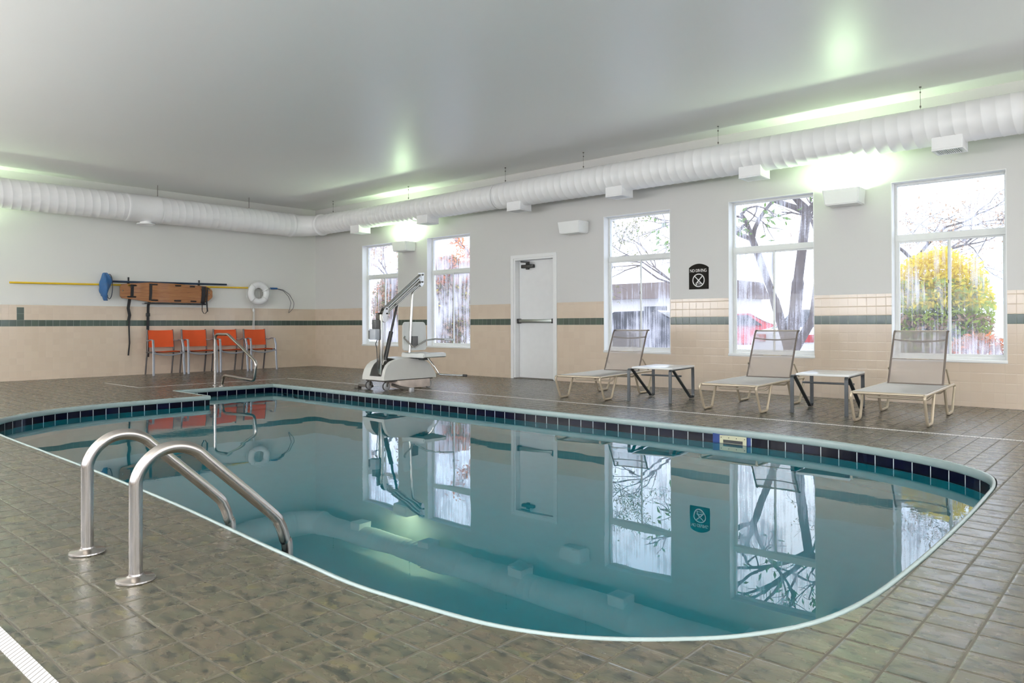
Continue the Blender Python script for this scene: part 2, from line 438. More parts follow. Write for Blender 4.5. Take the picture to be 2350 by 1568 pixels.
for i in range(1, 7): loop.append(Vector(ring_pts[1]).lerp(Vector(ring_pts[2]), i/7))
loop += catmull(smooth_pts)[:-1]
NL = len(loop)
def offs(d):
    """offset the pool outline inward (towards the water) by d, mitred at corners"""
    out = []
    for i in range(NL):
        a, b, c = loop[i-1], loop[i], loop[(i+1) % NL]
        u = (b-a).normalized(); v = (c-b).normalized()
        n1 = Vector((-u.y, u.x)); n2 = Vector((-v.y, v.x)); m = (n1+n2).normalized()
        out.append(b + m*d/max(.3, m.dot(n1)))
    return out
area = sum(loop[i-1].x*loop[i].y-loop[i].x*loop[i-1].y for i in range(NL))
SG = 1 if area > 0 else -1      # +1: left normal points inside
# floor slab with the pool cut out
bm = bmesh.new()
ov = [bm.verts.new((x, y, 0)) for x, y in ((0, YN), (XR, YN), (XR, 0), (0, 0))]
iv = [bm.verts.new((p.x, p.y, 0)) for p in loop]
es = [bm.edges.new((ov[i], ov[(i+1) % 4])) for i in range(4)] + [bm.edges.new((iv[i], iv[(i+1) % NL])) for i in range(NL)]
bmesh.ops.triangle_fill(bm, use_beauty=True, edges=es)
for f in bm.faces: f.normal_update()
for f in bm.faces:
    if f.normal.z < 0: f.normal_flip()

ext = bmesh.ops.extrude_face_region(bm, geom=list(bm.faces))
for v in [g for g in ext['geom'] if isinstance(g, bmesh.types.BMVert)]: v.co.z = -.25
tag(obj('floor', bm, M['floor'], smooth=False), kind='structure')
tag(obj('ceiling', B_((-.22, YN-.22, CZ), (XR+.22, .22, CZ+.2)), M['ceiling'], smooth=False), kind='structure')

def wall_x():    # window wall at y = 0..WT
    bm = bmesh.new()
    holes = sorted([(a, b, WZ0, WZ1) for a, b in WX] + [(DX0, DX1, 0.0, DZ1)])
    xs = [-WT] + [v for h in holes for v in h[:2]] + [XR+WT]
    zs = sorted({0.0, WZ0, ZT, DZ1, WZ1, CZ})
    def quad(x0, x1, z0, z1):
        box(bm, (x0, 0, z0), (x1, WT, z1), mi=0 if z0 >= ZT-1e-4 else 1)
    for i in range(len(xs)-1):
        x0, x1 = xs[i], xs[i+1]
        h = next((h for h in holes if abs(h[0]-x0) < 1e-6), None)
        for k in range(len(zs)-1):
            z0, z1 = zs[k], zs[k+1]
            if h and z0 >= h[2]-1e-5 and z1 <= h[3]+1e-5: continue
            quad(x0, x1, z0, z1)
    bmesh.ops.remove_doubles(bm, verts=bm.verts, dist=1e-5)
    # drop interior faces between blocks
    seen = {}
    for f in list(bm.faces):
        key = tuple(round(c, 4) for c in f.calc_center_median()); seen.setdefault(key, []).append(f)
    dead = [f for L in seen.values() if len(L) > 1 for f in L]
    bmesh.ops.delete(bm, geom=dead, context='FACES_ONLY')
    return bm
tag(obj('wall_right', wall_x(), [M['paint_r'], M['tile_x']], smooth=False), kind='structure')
def plain_wall(name, a, b, mp, mt):
    bm = bmesh.new()
    box(bm, a, (b[0], b[1], ZT), mi=1); box(bm, (a[0], a[1], ZT), b, mi=0)
    tag(obj(name, bm, [mp, mt], smooth=False), kind='structure')
plain_wall('wall_back', (-WT, YN-WT, 0), (0, 0, CZ), M['paint_b'], M['tile_y'])
def pierced_wall(name, centres, a0, a1, swap, mp, mt):
    """unseen wall with wide window openings added to house the fill lamps, running along x (or along y when swap)"""
    bm = bmesh.new(); hw = 1.38; cuts = sorted((c-hw, c+hw) for c in centres)
    edges = [a0]+[v for c in cuts for v in c]+[a1]
    def bx(u0, u1, z0, z1):
        mi = 0 if z0 >= ZT-1e-4 else 1
        if swap: box(bm, (XR, u0, z0), (XR+WT, u1, z1), mi=mi)
        else: box(bm, (u0, YN-WT, z0), (u1, YN, z1), mi=mi)
    for i in range(len(edges)-1):
        solid = i % 2 == 0
        for z0, z1 in ((0, WZ0), (WZ0, ZT), (ZT, WZ1), (WZ1, CZ)):
            if not solid and z0 >= WZ0 and z1 <= WZ1: continue
            bx(edges[i], edges[i+1], z0, z1)
    tag(obj(name, bm, [mp, mt], smooth=False), kind='structure')
    for c0, c1 in cuts:
        global WIN_N
        WIN_N += 1
        root = tag(bpy.data.objects.new('window_%d' % WIN_N, None), kind='structure'); C.objects.link(root)  # out-of-view window, added to frame a fill lamp
        def T(u0, u1, d0, d1, z0, z1):   # d measured outwards from the room face
            return ((XR+d0, u0, z0), (XR+d1, u1, z1)) if swap else ((u0, YN-d1, z0), (u1, YN-d0, z1))
        bm = bmesh.new(); cm = (c0+c1)/2
        for t in (T(c0, c0+.04, .14, .20, WZ0, WZ1), T(c1-.04, c1, .14, .20, WZ0, WZ1), T(c0+.04, c1-.04, .14, .20, WZ0, WZ0+.04), T(c0+.04, c1-.04, .14, .20, WZ1-.04, WZ1), T(cm-.02, cm+.02, .14, .20, WZ0+.04, WZ1-.04)): box(bm, *t)
        obj('window_frame', bm, M['frame'], root, smooth=False)
        for u0, u1 in ((c0+.04, cm-.02), (cm+.02, c1-.04)): obj('pane', B_(*T(u0, u1, .165, .170, WZ0+.04, WZ1-.04)), CLEAR, root, smooth=False)
WIN_N = len(WX)
pierced_wall('wall_left', (2.5, 5.5, 8.5, 11.5, 14.5, 17.5), 0, XR, False, M['paint_b'], M['tile_x'])
pierced_wall('wall_front', (-2.5, -6.3, -10.0), YN-WT, 0, True, M['paint_b'], M['tile_y'])
# tile cap line along the top of the glazed tile
# ------------------------------------------------------------------ windows
def window(i, x0, x1):
    y0, y1 = .125, .175
    root = tag(bpy.data.objects.new('window_%d' % (i+1), None), kind='structure'); C.objects.link(root)
    root.location = ((x0+x1)/2, 0, WZ0)
    def loc(o): o.matrix_parent_inverse = Matrix.Translation(root.location).inverted(); return o
    # painted reveal lining
    bm = bmesh.new(); L = .008
    for a, b in (((x0, -.004, WZ0), (x0+L, WT, WZ1-L)), ((x1-L, -.004, WZ0), (x1, WT, WZ1-L)), ((x0, -.004, WZ1-L), (x1, WT, WZ1))): box(bm, a, b)
    loc(obj('window_reveal', bm, M['white'], root, smooth=False))
    loc(obj('window_sill', B_((x0-.005, -.014, WZ0-.022), (x1+.005, WT, WZ0+.012), .004), M['white'], root))
    fx0, fx1, fz0, fz1 = x0+L, x1-L, WZ0+.012, WZ1-L
    bm = bmesh.new(); w_ = .028; zt = 1.945
    for a, b in (((fx0, y0, fz0), (fx0+w_, y1, fz1)), ((fx1-w_, y0, fz0), (fx1, y1, fz1)), ((fx0+w_, y0, fz1-w_), (fx1-w_, y1, fz1)), ((fx0+w_, y0, fz0), (fx1-w_, y1, fz0+.033)),
                 ((fx0+.001, y0-.008, zt-.038), (fx1-.001, y1-.001, zt+.038))): box(bm, a, b, .002, 1)
    loc(obj('window_frame', bm, M['frame'], root))
    xm = (x0+x1)/2
    lo, hi = fz0+.033, zt-.036
    # two sliding sashes: the right one a little deeper
    for nm, a, b, yy in (('window_sash', fx0+w_, xm+.018, y0+.002), ('window_sash', xm-.018, fx1-w_, y0+.022)):
        bm = bmesh.new(); s = .022
        for p, q in (((a, yy, lo), (a+s, yy+.018, hi)), ((b-s, yy, lo), (b, yy+.018, hi)), ((a+s, yy, lo), (b-s, yy+.018, lo+s)), ((a+s, yy, hi-s), (b-s, yy+.018, hi))): box(bm, p, q, .001, 1)
        sash = loc(obj(nm, bm, M['frame'], root))
        pane(sash, (a+s, yy+.007, lo+s), (b-s, yy+.011, hi-s), GL[i])
    lt = loc(obj('window_latch', B_((xm-.010, y0-.006, 1.39), (xm-.002, y0+.003, 1.43), .002), M['brown_metal'], root))
    loc(pane(root, (fx0+w_, y0+.022, zt+.038), (fx1-w_, y0+.026, fz1-w_), GL[i]))
for i, (a, b) in enumerate(WX): window(i, a, b)
# ------------------------------------------------------------------ door
d = tag(bpy.data.objects.new('door_1', None), kind='structure'); C.objects.link(d)
bm = bmesh.new()
for a, b in (((5.985, -.018, 0), (6.045, .0, 2.06)), ((6.935, -.018, 0), (6.995, .0, 2.06)), ((5.985, -.018, 2.06), (6.995, 0, 2.118)),
             ((6.035, .0005, 0), (6.075, WT, 2.03)), ((6.905, .0005, 0), (6.945, WT, 2.03)), ((6.035, .0005, 2.03), (6.945, WT, 2.0695))): box(bm, a, b, .002, 1)
obj('door_frame', bm, M['white'], d)
obj('door_leaf', B_((6.079, .105, .012), (6.901, .150, 2.026), .003, 1), M['door'], d)
obj('threshold', B_((6.035, -.005, -.004), (6.945, WT, .010), .003, 1), M['brown_metal'], d)
pb = obj('panic_bar', B_((6.10, .035, .955), (6.87, .085, 1.015), .008), M['bar'], d)
bm = bmesh.new(); box(bm, (6.085, .03, .945), (6.13, .106, 1.025), .006); box(bm, (6.85, .03, .945), (6.895, .106, 1.025), .006)
obj('panic_bar_end', bm, M['hinge'], pb)
dc = obj('door_closer', B_((6.17, .04, 1.895), (6.44, .104, 1.955), .012), M['hinge'], d)
bm = flat([(6.30, .07, 1.965), (6.42, -.02, 1.985), (6.15, .06, 2.01)], .022, .008, up=(0, 0, 1)); box(bm, (6.27, .05, 1.87), (6.33, .09, 1.985), .008)
obj('closer_arm', bm, M['hinge'], dc)

# ------------------------------------------------------------------ pool
WL = -.118; DEPTH = -1.25
basin = tag(bpy.data.objects.new('pool_basin', None), kind='structure'); C.objects.link(basin)
inner = offs(SG*.018)
cum = [0]
for i in range(NL): cum.append(cum[-1]+(inner[(i+1) % NL]-inner[i]).length)
SK0, SK1 = 11.48, 11.81
# waterline tile band
bm = bmesh.new(); uvl = bm.loops.layers.uv.new('UVMap')
za, zb = -.045, -.045-.152-.004
for i in range(NL):
    p, q = inner[i], inner[(i+1) % NL]
    vs = [bm.verts.new((*p, za)), bm.verts.new((*q, za)), bm.verts.new((*q, zb)), bm.verts.new((*p, zb))]
    f = bm.faces.new(vs if SG > 0 else vs)
    for l, (u, v) in zip(f.loops, ((cum[i], .154), (cum[i+1], .154), (cum[i+1], -.002), (cum[i], -.002))): l[uvl].uv = (u, v)
obj('waterline_tile_band', bm, M['band'], basin, smooth=False)
# shell below the tile band, slightly outside the inner face
out2 = offs(SG*.014)
bm = bmesh.new()
top = [bm.verts.new((*p, -.02)) for p in out2]
low = [bm.verts.new((*p, DEPTH+.12)) for p in out2]
flo = [bm.verts.new((*p, DEPTH)) for p in offs(SG*.16)]
for A_, B2 in ((top, low), (low, flo)):
    for i in range(NL): bm.faces.new((A_[i], A_[(i+1) % NL], B2[(i+1) % NL], B2[i]))
es = [bm.edges.get((flo[i], flo[(i+1) % NL])) for i in range(NL)]
bmesh.ops.triangle_fill(bm, use_beauty=True, edges=es)
obj('basin_shell', bm, M['plaster'], basin, smooth=False)
for k in range(4):
    obj('entry_step', B_((3.98, -4.91, DEPTH-.01), (4.32+.30*k, -3.40, -.34-.25*k), .015), M['plaster'], basin)
# coping: bullnose swept round the outline
prof = [(0.0, -.03), (0.0, .002), (.012, .008), (.030, .008)]
prof = [(.006, -.055), (.006, -.004), (.008, .004), (.012, .006)]
for k in range(1, 9):
    a = pi/2 - pi*k/8; prof.append((.012+.018*max(0, cos(a))**.6, -.0245+.0305*sin(a)))
rings = []
for dx, z in prof:
    rings.append([(p.x, p.y, z) for p in offs(SG*dx)])
bm = bmesh.new(); rv = [[bm.verts.new(c) for c in r] for r in rings]; m = len(prof)
for k in range(m):
    a, b = rv[k], rv[(k+1) % m]
    for i in range(NL): bm.faces.new((a[i], a[(i+1) % NL], b[(i+1) % NL], b[i]))
cp = obj('pool_coping', bm, M['coping'], smooth=True, angle=50); tag(cp, kind='structure')
# water body
wtr = offs(SG*.016)
bm = bmesh.new()
a = [bm.verts.new((*p, WL)) for p in wtr]; b = [bm.verts.new((*p, DEPTH-.05)) for p in wtr]
for i in range(NL): bm.faces.new((a[i], b[i], b[(i+1) % NL], a[(i+1) % NL]))
for L_ in (a, b): bmesh.ops.triangle_fill(bm, use_beauty=True, edges=[bm.edges.get((L_[i], L_[(i+1) % NL])) for i in range(NL)])
tag(obj('pool_water', bm, M['water'], smooth=False), 'still teal water filling the swimming pool', 'water', kind='stuff')
# skimmer plate
sk = thing('skimmer_plate', 'cream perforated skimmer plate with a dark slot in the far pool wall', 'pool fitting', (11.66, -3.45, -.06))
obj('recess_panel', B_((-.185, -.004, -.145), (.165, .006, .018)), M['skim_blue'], sk, smooth=False)
curve_plate('face_plate', [[(-.115, -.085), (.13, -.085), (.13, .008), (-.115, .008)], [(-.085, -.058), (-.085, -.028), (.098, -.028), (.098, -.058)]], .004, .001, M['skim'], sk, 'y', -.010)
obj('slot', B_((-.088, -.008, -.06), (.10, -.005, -.026)), M['black'], sk, smooth=False)
for x in (-.10, -.03, .04, .115): obj('screw', lathe([(.004, -.016), (.004, -.012)], 10, 'y', None, (x, 0, -.010)), M['black'], sk)
sk.location.y = -3.440

# drain strips in the deck
def drain(name, a, b, wd, label):
    bm = bmesh.new(); a = Vector(a); b = Vector(b); dv = (b-a).normalized(); nn = Vector((-dv.y, dv.x))*wd/2
    prism([tuple(a+nn), tuple(a-nn), tuple(b-nn), tuple(b+nn)], -.01, .0025, 'z', 0, bm)
    return tag(obj(name, bm, M['drain'], smooth=False), label, 'drain')
drain('deck_drain', (3.03, -2.55), (19.3, -2.50), .030, 'slotted white drain strip along the far deck in front of the loungers')
drain('deck_drain', (3.03, -2.60), (3.03, -5.03), .028, 'slim white drain strip crossing the deck behind the bent stair rail')
drain('deck_drain', (1.7, -5.04), (3.03, -5.04), .026, 'short drain strip left of the stair rail running towards the tiled wall')
drain('deck_drain', (5.0, -8.905), (17.0, -8.905), .045, 'wide white slotted drain strip in the bottom left foreground')

# ------------------------------------------------------------------ pool ladder (two bent rails and steps under water)
ld = thing('pool_ladder', 'stainless steel pool ladder with two arched grab rails in the left foreground', 'pool ladder', (11.455, -8.43, 0))
def rail(x, dy):
    P = [(x, -8.43+dy, 0), (x, -8.43+dy, .435), (x, -8.30+dy, .56), (x, -7.90+dy, .155), (x, -7.83+dy, .05), (x, -7.795+dy, -.75)]
    P = [(x, -8.436, -.01), (x, -8.436, .30), (x, -8.432, .37), (x, -8.40, .425), (x, -8.345, .462), (x, -8.28, .468), (x, -8.215, .445), (x, -8.16, .395),
         (x, -7.90, .148), (x, -7.855, .09), (x, -7.83, .02), (x, -7.815, -.08), (x, -7.80, -.80)]
    return P
for x in (11.21, 11.70):
    pts = [Vector(p)-ld.location for p in rail(x, 0)]
    sm = []
    for i in range(len(pts)-1):
        p0, p1, p2, p3 = [pts[min(max(j, 0), len(pts)-1)] for j in (i-1, i, i+1, i+2)]
        for s in range(5):
            t = s/5; sm.append(.5*((2*p1)+(-p0+p2)*t+(2*p0-5*p1+4*p2-p3)*t*t+(-p0+3*p1-3*p2+p3)*t**3))
    sm.append(pts[-1])
    obj('grab_rail', tube(sm, .0235, 20, up=(1, 0, 0)), M['steel'], ld)
    obj('escutcheon', lathe([(.066, .0), (.068, .004), (.067, .009), (.062, .012), (.034, .014), (.026, .020), (.0245, .026)], 36, center=(x-ld.location.x, -.006, 0)), M['steel'], ld)
for z in (-.35, -.62):
    obj('step', B_((-.245, .60, z), (.245, .68, z+.02), .006), M['steel'], ld)
# bent stair rail at the entry notch
sr = thing('stair_rail', 'bent stainless steel stair handrail at the far pool entry in front of orange chairs', 'handrail', (3.56, -4.10, 0))
P = [(-.03, 0, -.01), (-.03, 0, .795), (.33, 0, .795), (1.14, 0, .42), (1.13, 0, .15), (.16, 0, .17), (.12, 0, -.01)]
P = [(-.05, 0, -.01), (-.05, 0, .79), (.36, 0, .79), (1.19, 0, .40), (1.13, 0, .13), (.23, 0, .17), (.16, 0, -.01)]
obj('rail', tube(P, .021, 14, fr=[.10, .12, .10, .07, .10], up=(0, 1, 0)), M['steel'], sr)
for x in (-.05, .16): obj('escutcheon', lathe([(.05, 0), (.05, .006), (.035, .014), (.023, .018)], 24, center=(x, 0, 0)), M['steel'], sr)

# ------------------------------------------------------------------ air duct round the room
ad = thing('air_duct', 'white spiral air duct hung below the ceiling along two walls with square outlets', 'air duct', (0, 0, CZ))
DZ = 3.07
def spiral(p0, p1, r, pitch=.13, amp=.0035, n=40):
    """duct with a raised lock seam running round it as a helix"""
    p0 = Vector(p0); p1 = Vector(p1); L = (p1-p0).length; T = (p1-p0).normalized(); A_ = Vector((0, 0, 1)); Bv = T.cross(A_)
    sec = [(0, 0), (.007, 1), (.015, 1), (.022, 0), (.075, 0)]; per = len(sec); turns = int(L/pitch)
    bm = bmesh.new(); V = {}
    for i in range((turns+1)*per+1):
        for k in range(n):
            off, hgt = sec[i % per]; s_ = min(max(pitch*(i//per-1)+off+pitch*k/n, 0), L); th = 2*pi*k/n
            V[i, k] = bm.verts.new(p0+T*s_+(A_*cos(th)+Bv*sin(th))*(r+amp*hgt))
    for i in range((turns+1)*per):
        for k in range(n):
            q = [(i, k), (i+1, k), (i+1, k+1), (i, k+1)]
            q = [(a+per, 0) if b == n else (a, b) for a, b in q]
            if all(x in V for x in q): bm.faces.new([V[x] for x in q])
    bmesh.ops.dissolve_degenerate(bm, dist=1e-5, edges=list(bm.edges))
    return bm
def part(name, bm, m, z0=0): 
    o = obj(name, bm, m, ad); o.matrix_parent_inverse = Matrix.Translation(ad.location).inverted(); return o
DY = -.49; RA = .205; RB = .245; XB = .50
part('duct_run', spiral((.95, DY, DZ), (6.15, DY, DZ), RA), M['duct'])
part('duct_run', spiral((6.15, DY, DZ), (XR-.1, DY, DZ), RA+.006), M['duct'])
part('duct_run', spiral((XB, -.98, DZ), (XB, -3.72, DZ), RB, amp=.0018), M['duct'])
part('duct_run', spiral((XB, -4.28, DZ), (XB, YN+.1, DZ), RB, amp=.0018), M['duct'])
part('duct_section', lathe([(RB+.004, -3.74), (RB+.008, -3.72), (RB+.002, -3.70)] and [(RB+.002, -4.30), (RB+.010, -4.28), (RB+.004, -4.25), (RB+.004, -3.75), (RB+.010, -3.72), (RB+.002, -3.70)], 40, 'y', center=(XB, 0, DZ)), M['duct'])
elb = []
for k in range(0, 11):
    a = pi/2*k/10; elb.append((XB+.46-.46*cos(a), -.95+.46*sin(a)-.0, DZ))
bm = bmesh.new(); sweep(bm, elb, lambda t: circ(RB+(RA-RB)*t, 40), up=(0, 0, 1)); part('duct_elbow', bm, M['duct'])
part('collar', lathe([(RA+.002, .93), (RA+.022, .95), (RA+.024, 1.0), (RA+.004, 1.02)], 40, 'x', center=(0, DY, DZ)), M['duct'])
part('collar', lathe([(RB+.002, -.99), (RB+.010, -.97), (RB+.010, -.94), (RB, -.92)], 40, 'y', center=(XB, 0, DZ)), M['duct'])
part('round_outlet', lathe([(.15, 2.80), (.155, 2.785), (.13, 2.775), (.10, 2.79), (.09, 2.95)][::-1], 36, 'z', center=(.50, -3.93, 0)), M['duct'])
for xc in (2.34, 4.37, 6.60, 8.54, 10.58, 12.76, 14.9, 17.0):
    x0, x1, y0, y1, z0, z1 = xc-.145, xc+.145, -.635, -.345, 2.775, 2.95
    bm = bmesh.new()
    # open-bottomed square outlet with a thin rim
    box(bm, (x0, y0, z0+.012), (x1, y1, z1), .006, 1); 
    for p, q in (((x0, y0, z0), (x1, y0+.03, z0+.0118)), ((x0, y1-.03, z0), (x1, y1, z0+.0118)), ((x0, y0+.03, z0), (x0+.03, y1-.03, z0+.0118)), ((x1-.03, y0+.03, z0), (x1, y1-.03, z0+.0118))): box(bm, p, q)
    ob = part('square_outlet', bm, M['duct'])
    bm = bmesh.new()
    for k in range(12):
        x = x0+.04+k*(x1-x0-.08)/11; box(bm, (x-.004, y0+.03, z0+.002), (x+.004, y1-.03, z0+.0095))
    g = obj('grille', bm, M['duct'], ob, smooth=False)
    g2 = obj('grille_shadow_box', B_((x0+.03, y0+.03, z0+.0100), (x1-.03, y1-.03, z0+.0118)), M['grille'], ob, smooth=False)
for x in (1.40, 3.83, 6.30, 7.9, 10.09, 12.48, 14.9, 17.3):
    bm = tube([(x, DY, DZ+RA-.01), (x, DY, CZ)], .0022, 6); lathe([(.012, CZ-.012), (.012, CZ)], 10, bm=bm, center=(x, DY, 0)); box(bm, (x-.006, DY-.006, CZ-.07), (x+.006, DY+.006, CZ-.055))
    box(bm, (x-.007, DY-.007, DZ+RA+.03), (x+.007, DY+.007, DZ+RA+.05))
    part('hanger_wire', bm, M['brown_metal'])
for y in (-1.9, -3.72, -6.3, -9.5):
    bm = tube([(XB, y, DZ+RB-.01), (XB, y, CZ)], .005, 6); part('hanger_wire', bm, M['brown_metal'])

# ------------------------------------------------------------------ wall lights
def sconce(x, y, rz, label, on=True, power=None):
    t = thing('wall_light', label, 'wall light', (x, y, 2.37), rz, 'white wall lights')
    W, D, H = .215, .28, .185
    bm = bmesh.new(); i_ = .022; th = .008
    # open box tapering downwards, back to the wall at local y=0, room at -y
    def rect(w_, d_, z, inn=0): return [(-w_+inn, -.006-inn*0, z), (w_-inn, -.006, z), (w_-inn, -d_+inn, z), (-w_+inn, -d_+inn, z)]
    a = [bm.verts.new(v) for v in rect(W-i_, D-i_, 0)]; b = [bm.verts.new(v) for v in rect(W, D, H)]
    c = [bm.verts.new(v) for v in rect(W, D, H, th)]; e = [bm.verts.new(v) for v in rect(W-i_, D-i_, th, th)]
    for P_, Q in ((a, b), (b, c), (c, e)):
        for k in range(4): bm.faces.new((P_[k], P_[(k+1) % 4], Q[(k+1) % 4], Q[k]))
    bm.faces.new(a[::-1]); bm.faces.new(e)
    bmesh.ops.bevel(bm, geom=[ed for ed in bm.edges if abs(ed.verts[0].co.z-ed.verts[1].co.z) > .1 or (ed.verts[0].co.z < 1e-5 and ed.verts[1].co.z < 1e-5)], offset=.012, segments=3, affect='EDGES')
    obj('shade', bm, M['sconce'], t)
    obj('back_plate', B_((-W+.02, -.006, .01), (W-.02, 0, H-.01)), M['sconce'], t, smooth=False)
    bulb = NT('fluorescent_tube' if on else 'unlit_tube')
    bulb.set(col=(.8, .85, .8), rough=.3)
    if on:
        bulb.p.inputs['Emission Color'].default_value = (.80, 1, .72, 1); bulb.p.inputs['Emission Strength'].default_value = 3.0
    obj('lamp', tube([(-.16, -.12, .08), (.16, -.12, .08)], .016, 10), bulb.m, t)
    if on:
        l = bpy.data.lights.new('wall_light_lamp', 'AREA'); l.shape = 'RECTANGLE'; l.size = .34; l.size_y = .10; l.energy = power or SCONCE_W
        l.color = (.70, 1.0, .60) if not power else (1.0, .985, .965)
        lo = bpy.data.objects.new('wall_light_lamp', l); C.objects.link(lo); lo.parent = t
        lo.location = (0, -.155, .15 if not power else H-.02); lo.rotation_euler = (pi, 0, 0)
    return t
sconce(3.27, 0, 0, 'lit white wall light between the two windows behind the pool lift')
sconce(7.44, 0, 0, 'unlit white wall light to the right of the white door', on=False)
sconce(11.56, 0, 0, 'lit white wall light between the two rightmost windows')
sconce(15.7, 0, 0, 'added unseen wall light on the window wall past the right picture edge')  # carries the row on out of view, added for its light
for y in (-6.8, -11.0): sconce(0, y, pi/2, 'lit white wall light on the end wall beyond the left picture edge')  # nearer one read from the glow at the edge, farther one added unseen
for x in (4.0, 7.0, 13.0, 16.0): sconce(x, YN, pi, 'added unseen fill light on the wall behind the camera', power=FILL_SCONCE_W)  # made-up fittings out of view, added to brighten ceiling and walls
for y in (-4.4, -8.15): sconce(XR, y, -pi/2, 'added unseen fill light on the wall right of the camera', power=FILL_SCONCE_W)

# ------------------------------------------------------------------ no diving sign
sg = thing('no_diving_sign', 'black arched NO DIVING sign between the third and fourth windows', 'sign', (9.55, 0, 1.42))
pts = [(-.15, 0), (.15, 0), (.15, .305)]
for k in range(1, 12):
    t = k/12; pts.append((.15-.30*t, .305+.055*math.sin(pi*t)**.8))
pts.append((-.15, .305))
obj('panel', prism(pts, -.012, 0, 'y', .002), M['sign_black'], sg, smooth=False)
LET = {'N': ([((0, 0), (0, 1)), ((0, 1), (.8, 0)), ((.8, 0), (.8, 1))], .8), 'I': ([((.12, 0), (.12, 1))], .24), 'V': ([((0, 1), (.4, 0)), ((.4, 0), (.8, 1))], .8),
       'D': 0, 'O': 0, 'G': 0}
def stroke(bm, a, b, wd, y):
    a = Vector(a); b = Vector(b); dv = (b-a).normalized(); n = Vector((-dv.y, dv.x))*wd/2
    prism([tuple(a-n), tuple(b-n), tuple(b+n), tuple(a+n)], y, y+.003, 'y', 0, bm)
def arcs(cx, cy, rx, ry, a0, a1, n=14): return [(cx+rx*cos(R(a0+(a1-a0)*k/n)), cy+ry*sin(R(a0+(a1-a0)*k/n))) for k in range(n+1)]
def letter(bm, ch, x, z, h, y):
    thick, thin = .17*h, .075*h
    def ser(px, pz): stroke(bm, (x+px*h-.13*h, z+pz), (x+px*h+.13*h, z+pz), .055*h, y)
    def S_(a, b, w_): stroke(bm, (x+a[0]*h, z+a[1]*h), (x+b[0]*h, z+b[1]*h), w_, y)
    def A_(P_, w_):
        for i in range(len(P_)-1): S_(P_[i], P_[i+1], w_)
    if ch == 'N': S_((.08, 0), (.08, 1), thin); S_((.08, 1), (.78, 0), thick); S_((.78, 0), (.78, 1), thin); ser(.08, 0); ser(.08, h); ser(.78, h); return .92
    if ch == 'I': S_((.12, 0), (.12, 1), thick); ser(.12, 0); ser(.12, h); return .32
    if ch == 'V': S_((.05, 1), (.40, 0), thick); S_((.40, 0), (.76, 1), thin); ser(.05, h); ser(.76, h); return .86
    if ch == 'O': A_(arcs(.42, .5, .38, .47, 100, 260), thick); A_(arcs(.42, .5, .38, .47, -80, 80), thick); A_(arcs(.42, .5, .38, .47, 75, 105, 4), thin); A_(arcs(.42, .5, .38, .47, 255, 285, 4), thin); return .92
    if ch == 'D': S_((.12, 0), (.12, 1), thick); A_(arcs(.32, .5, .44, .47, -90, 90), thick*.9); S_((0, .03), (.35, .03), thin); S_((0, .97), (.35, .97), thin); return .86
    if ch == 'G': A_(arcs(.42, .5, .38, .47, 60, 300), thick*.9); S_((.70, .05), (.70, .42), thick); S_((.55, .42), (.85, .42), thin); S_((.62, .78), (.62, .98), thin); return .92
    return .35
bm = bmesh.new(); x = -.133; h = .0405
for ch in 'NO DIVING': x += letter(bm, ch, x, .243, h, -.0145)*h*1.02
obj('lettering', bm, M['sign_white'], sg, smooth=False)
bm = bmesh.new(); cx, cz, rr = .0, .125, .088
for k in range(48):
    a0, a1 = 2*pi*k/48, 2*pi*(k+1.05)/48; stroke(bm, (cx+rr*cos(a0), cz+rr*sin(a0)), (cx+rr*cos(a1), cz+rr*sin(a1)), .013, -.0145)
stroke(bm, (cx-rr*.7, cz+rr*.7), (cx+rr*.7, cz-rr*.7), .012, -.0148)
# diver: legs, body, arms, head, wave
for a, b, w_ in (((.055, .055), (.005, .002), .012), ((.005, .004), (-.028, -.040), .017), ((-.020, -.034), (.035, -.046), .008), ((-.022, -.038), (-.046, -.040), .009)):
    stroke(bm, (cx+a[0], cz+a[1]), (cx+b[0], cz+b[1]), w_, -.0146)
prism([(cx-.034+.010*cos(2*pi*k/14), cz-.058+.010*sin(2*pi*k/14)) for k in range(14)], -.0146, -.0116, 'y', 0, bm)
stroke(bm, (cx-.02, cz-.064), (cx+.035, cz-.062), .004, -.0146)
obj('no_diving_symbol', bm, M['sign_white'], sg, smooth=False)

# ------------------------------------------------------------------ rescue gear on the back wall (x = 0)
hooks = []
for y, z0, lab in ((-4.05, 1.64, 'black wall hook holding the poles above the left end of the backboard'), (-2.71, 1.64, 'black wall hook holding the poles above the right end of the backboard')):
    bm = flat([(.02, y, 1.83), (.02, y, z0+.0)], .028, .008, up=(0, 1, 0)); flat([(.012, y, z0), (.17, y, z0), (.175, y, z0+.05)], .03, .008, up=(0, 1, 0), bm=bm)
    box(bm, (0, y-.02, z0-.03), (.014, y+.02, z0+.12))
    tag(obj('wall_hook', bm, M['black'], smooth=False), lab, 'hook', 'wall hooks')
hk = thing('rescue_hook', 'long yellow pole with a looped metal rescue hook lying along the back wall', 'rescue hook', (.06, -1.4, 1.70))
def wpart(name, bm, m, root):
    o = obj(name, bm, m, root); o.matrix_parent_inverse = Matrix.Translation(root.location).inverted(); return o
wpart('pole', tube([(.055, -5.95, 1.655), (.05, -1.55, 1.715)], .017, 12), M['yellow'], hk)
wpart('pole_end', tube([(.05, -1.55, 1.715), (.05, -1.05, 1.722)], .014, 12), M['steel'], hk)
wpart('sleeve', tube([(.05, -1.18, 1.719), (.05, -1.0, 1.722)], .020, 12), simple('blue_sleeve', (.03, .12, .30), .5), hk)
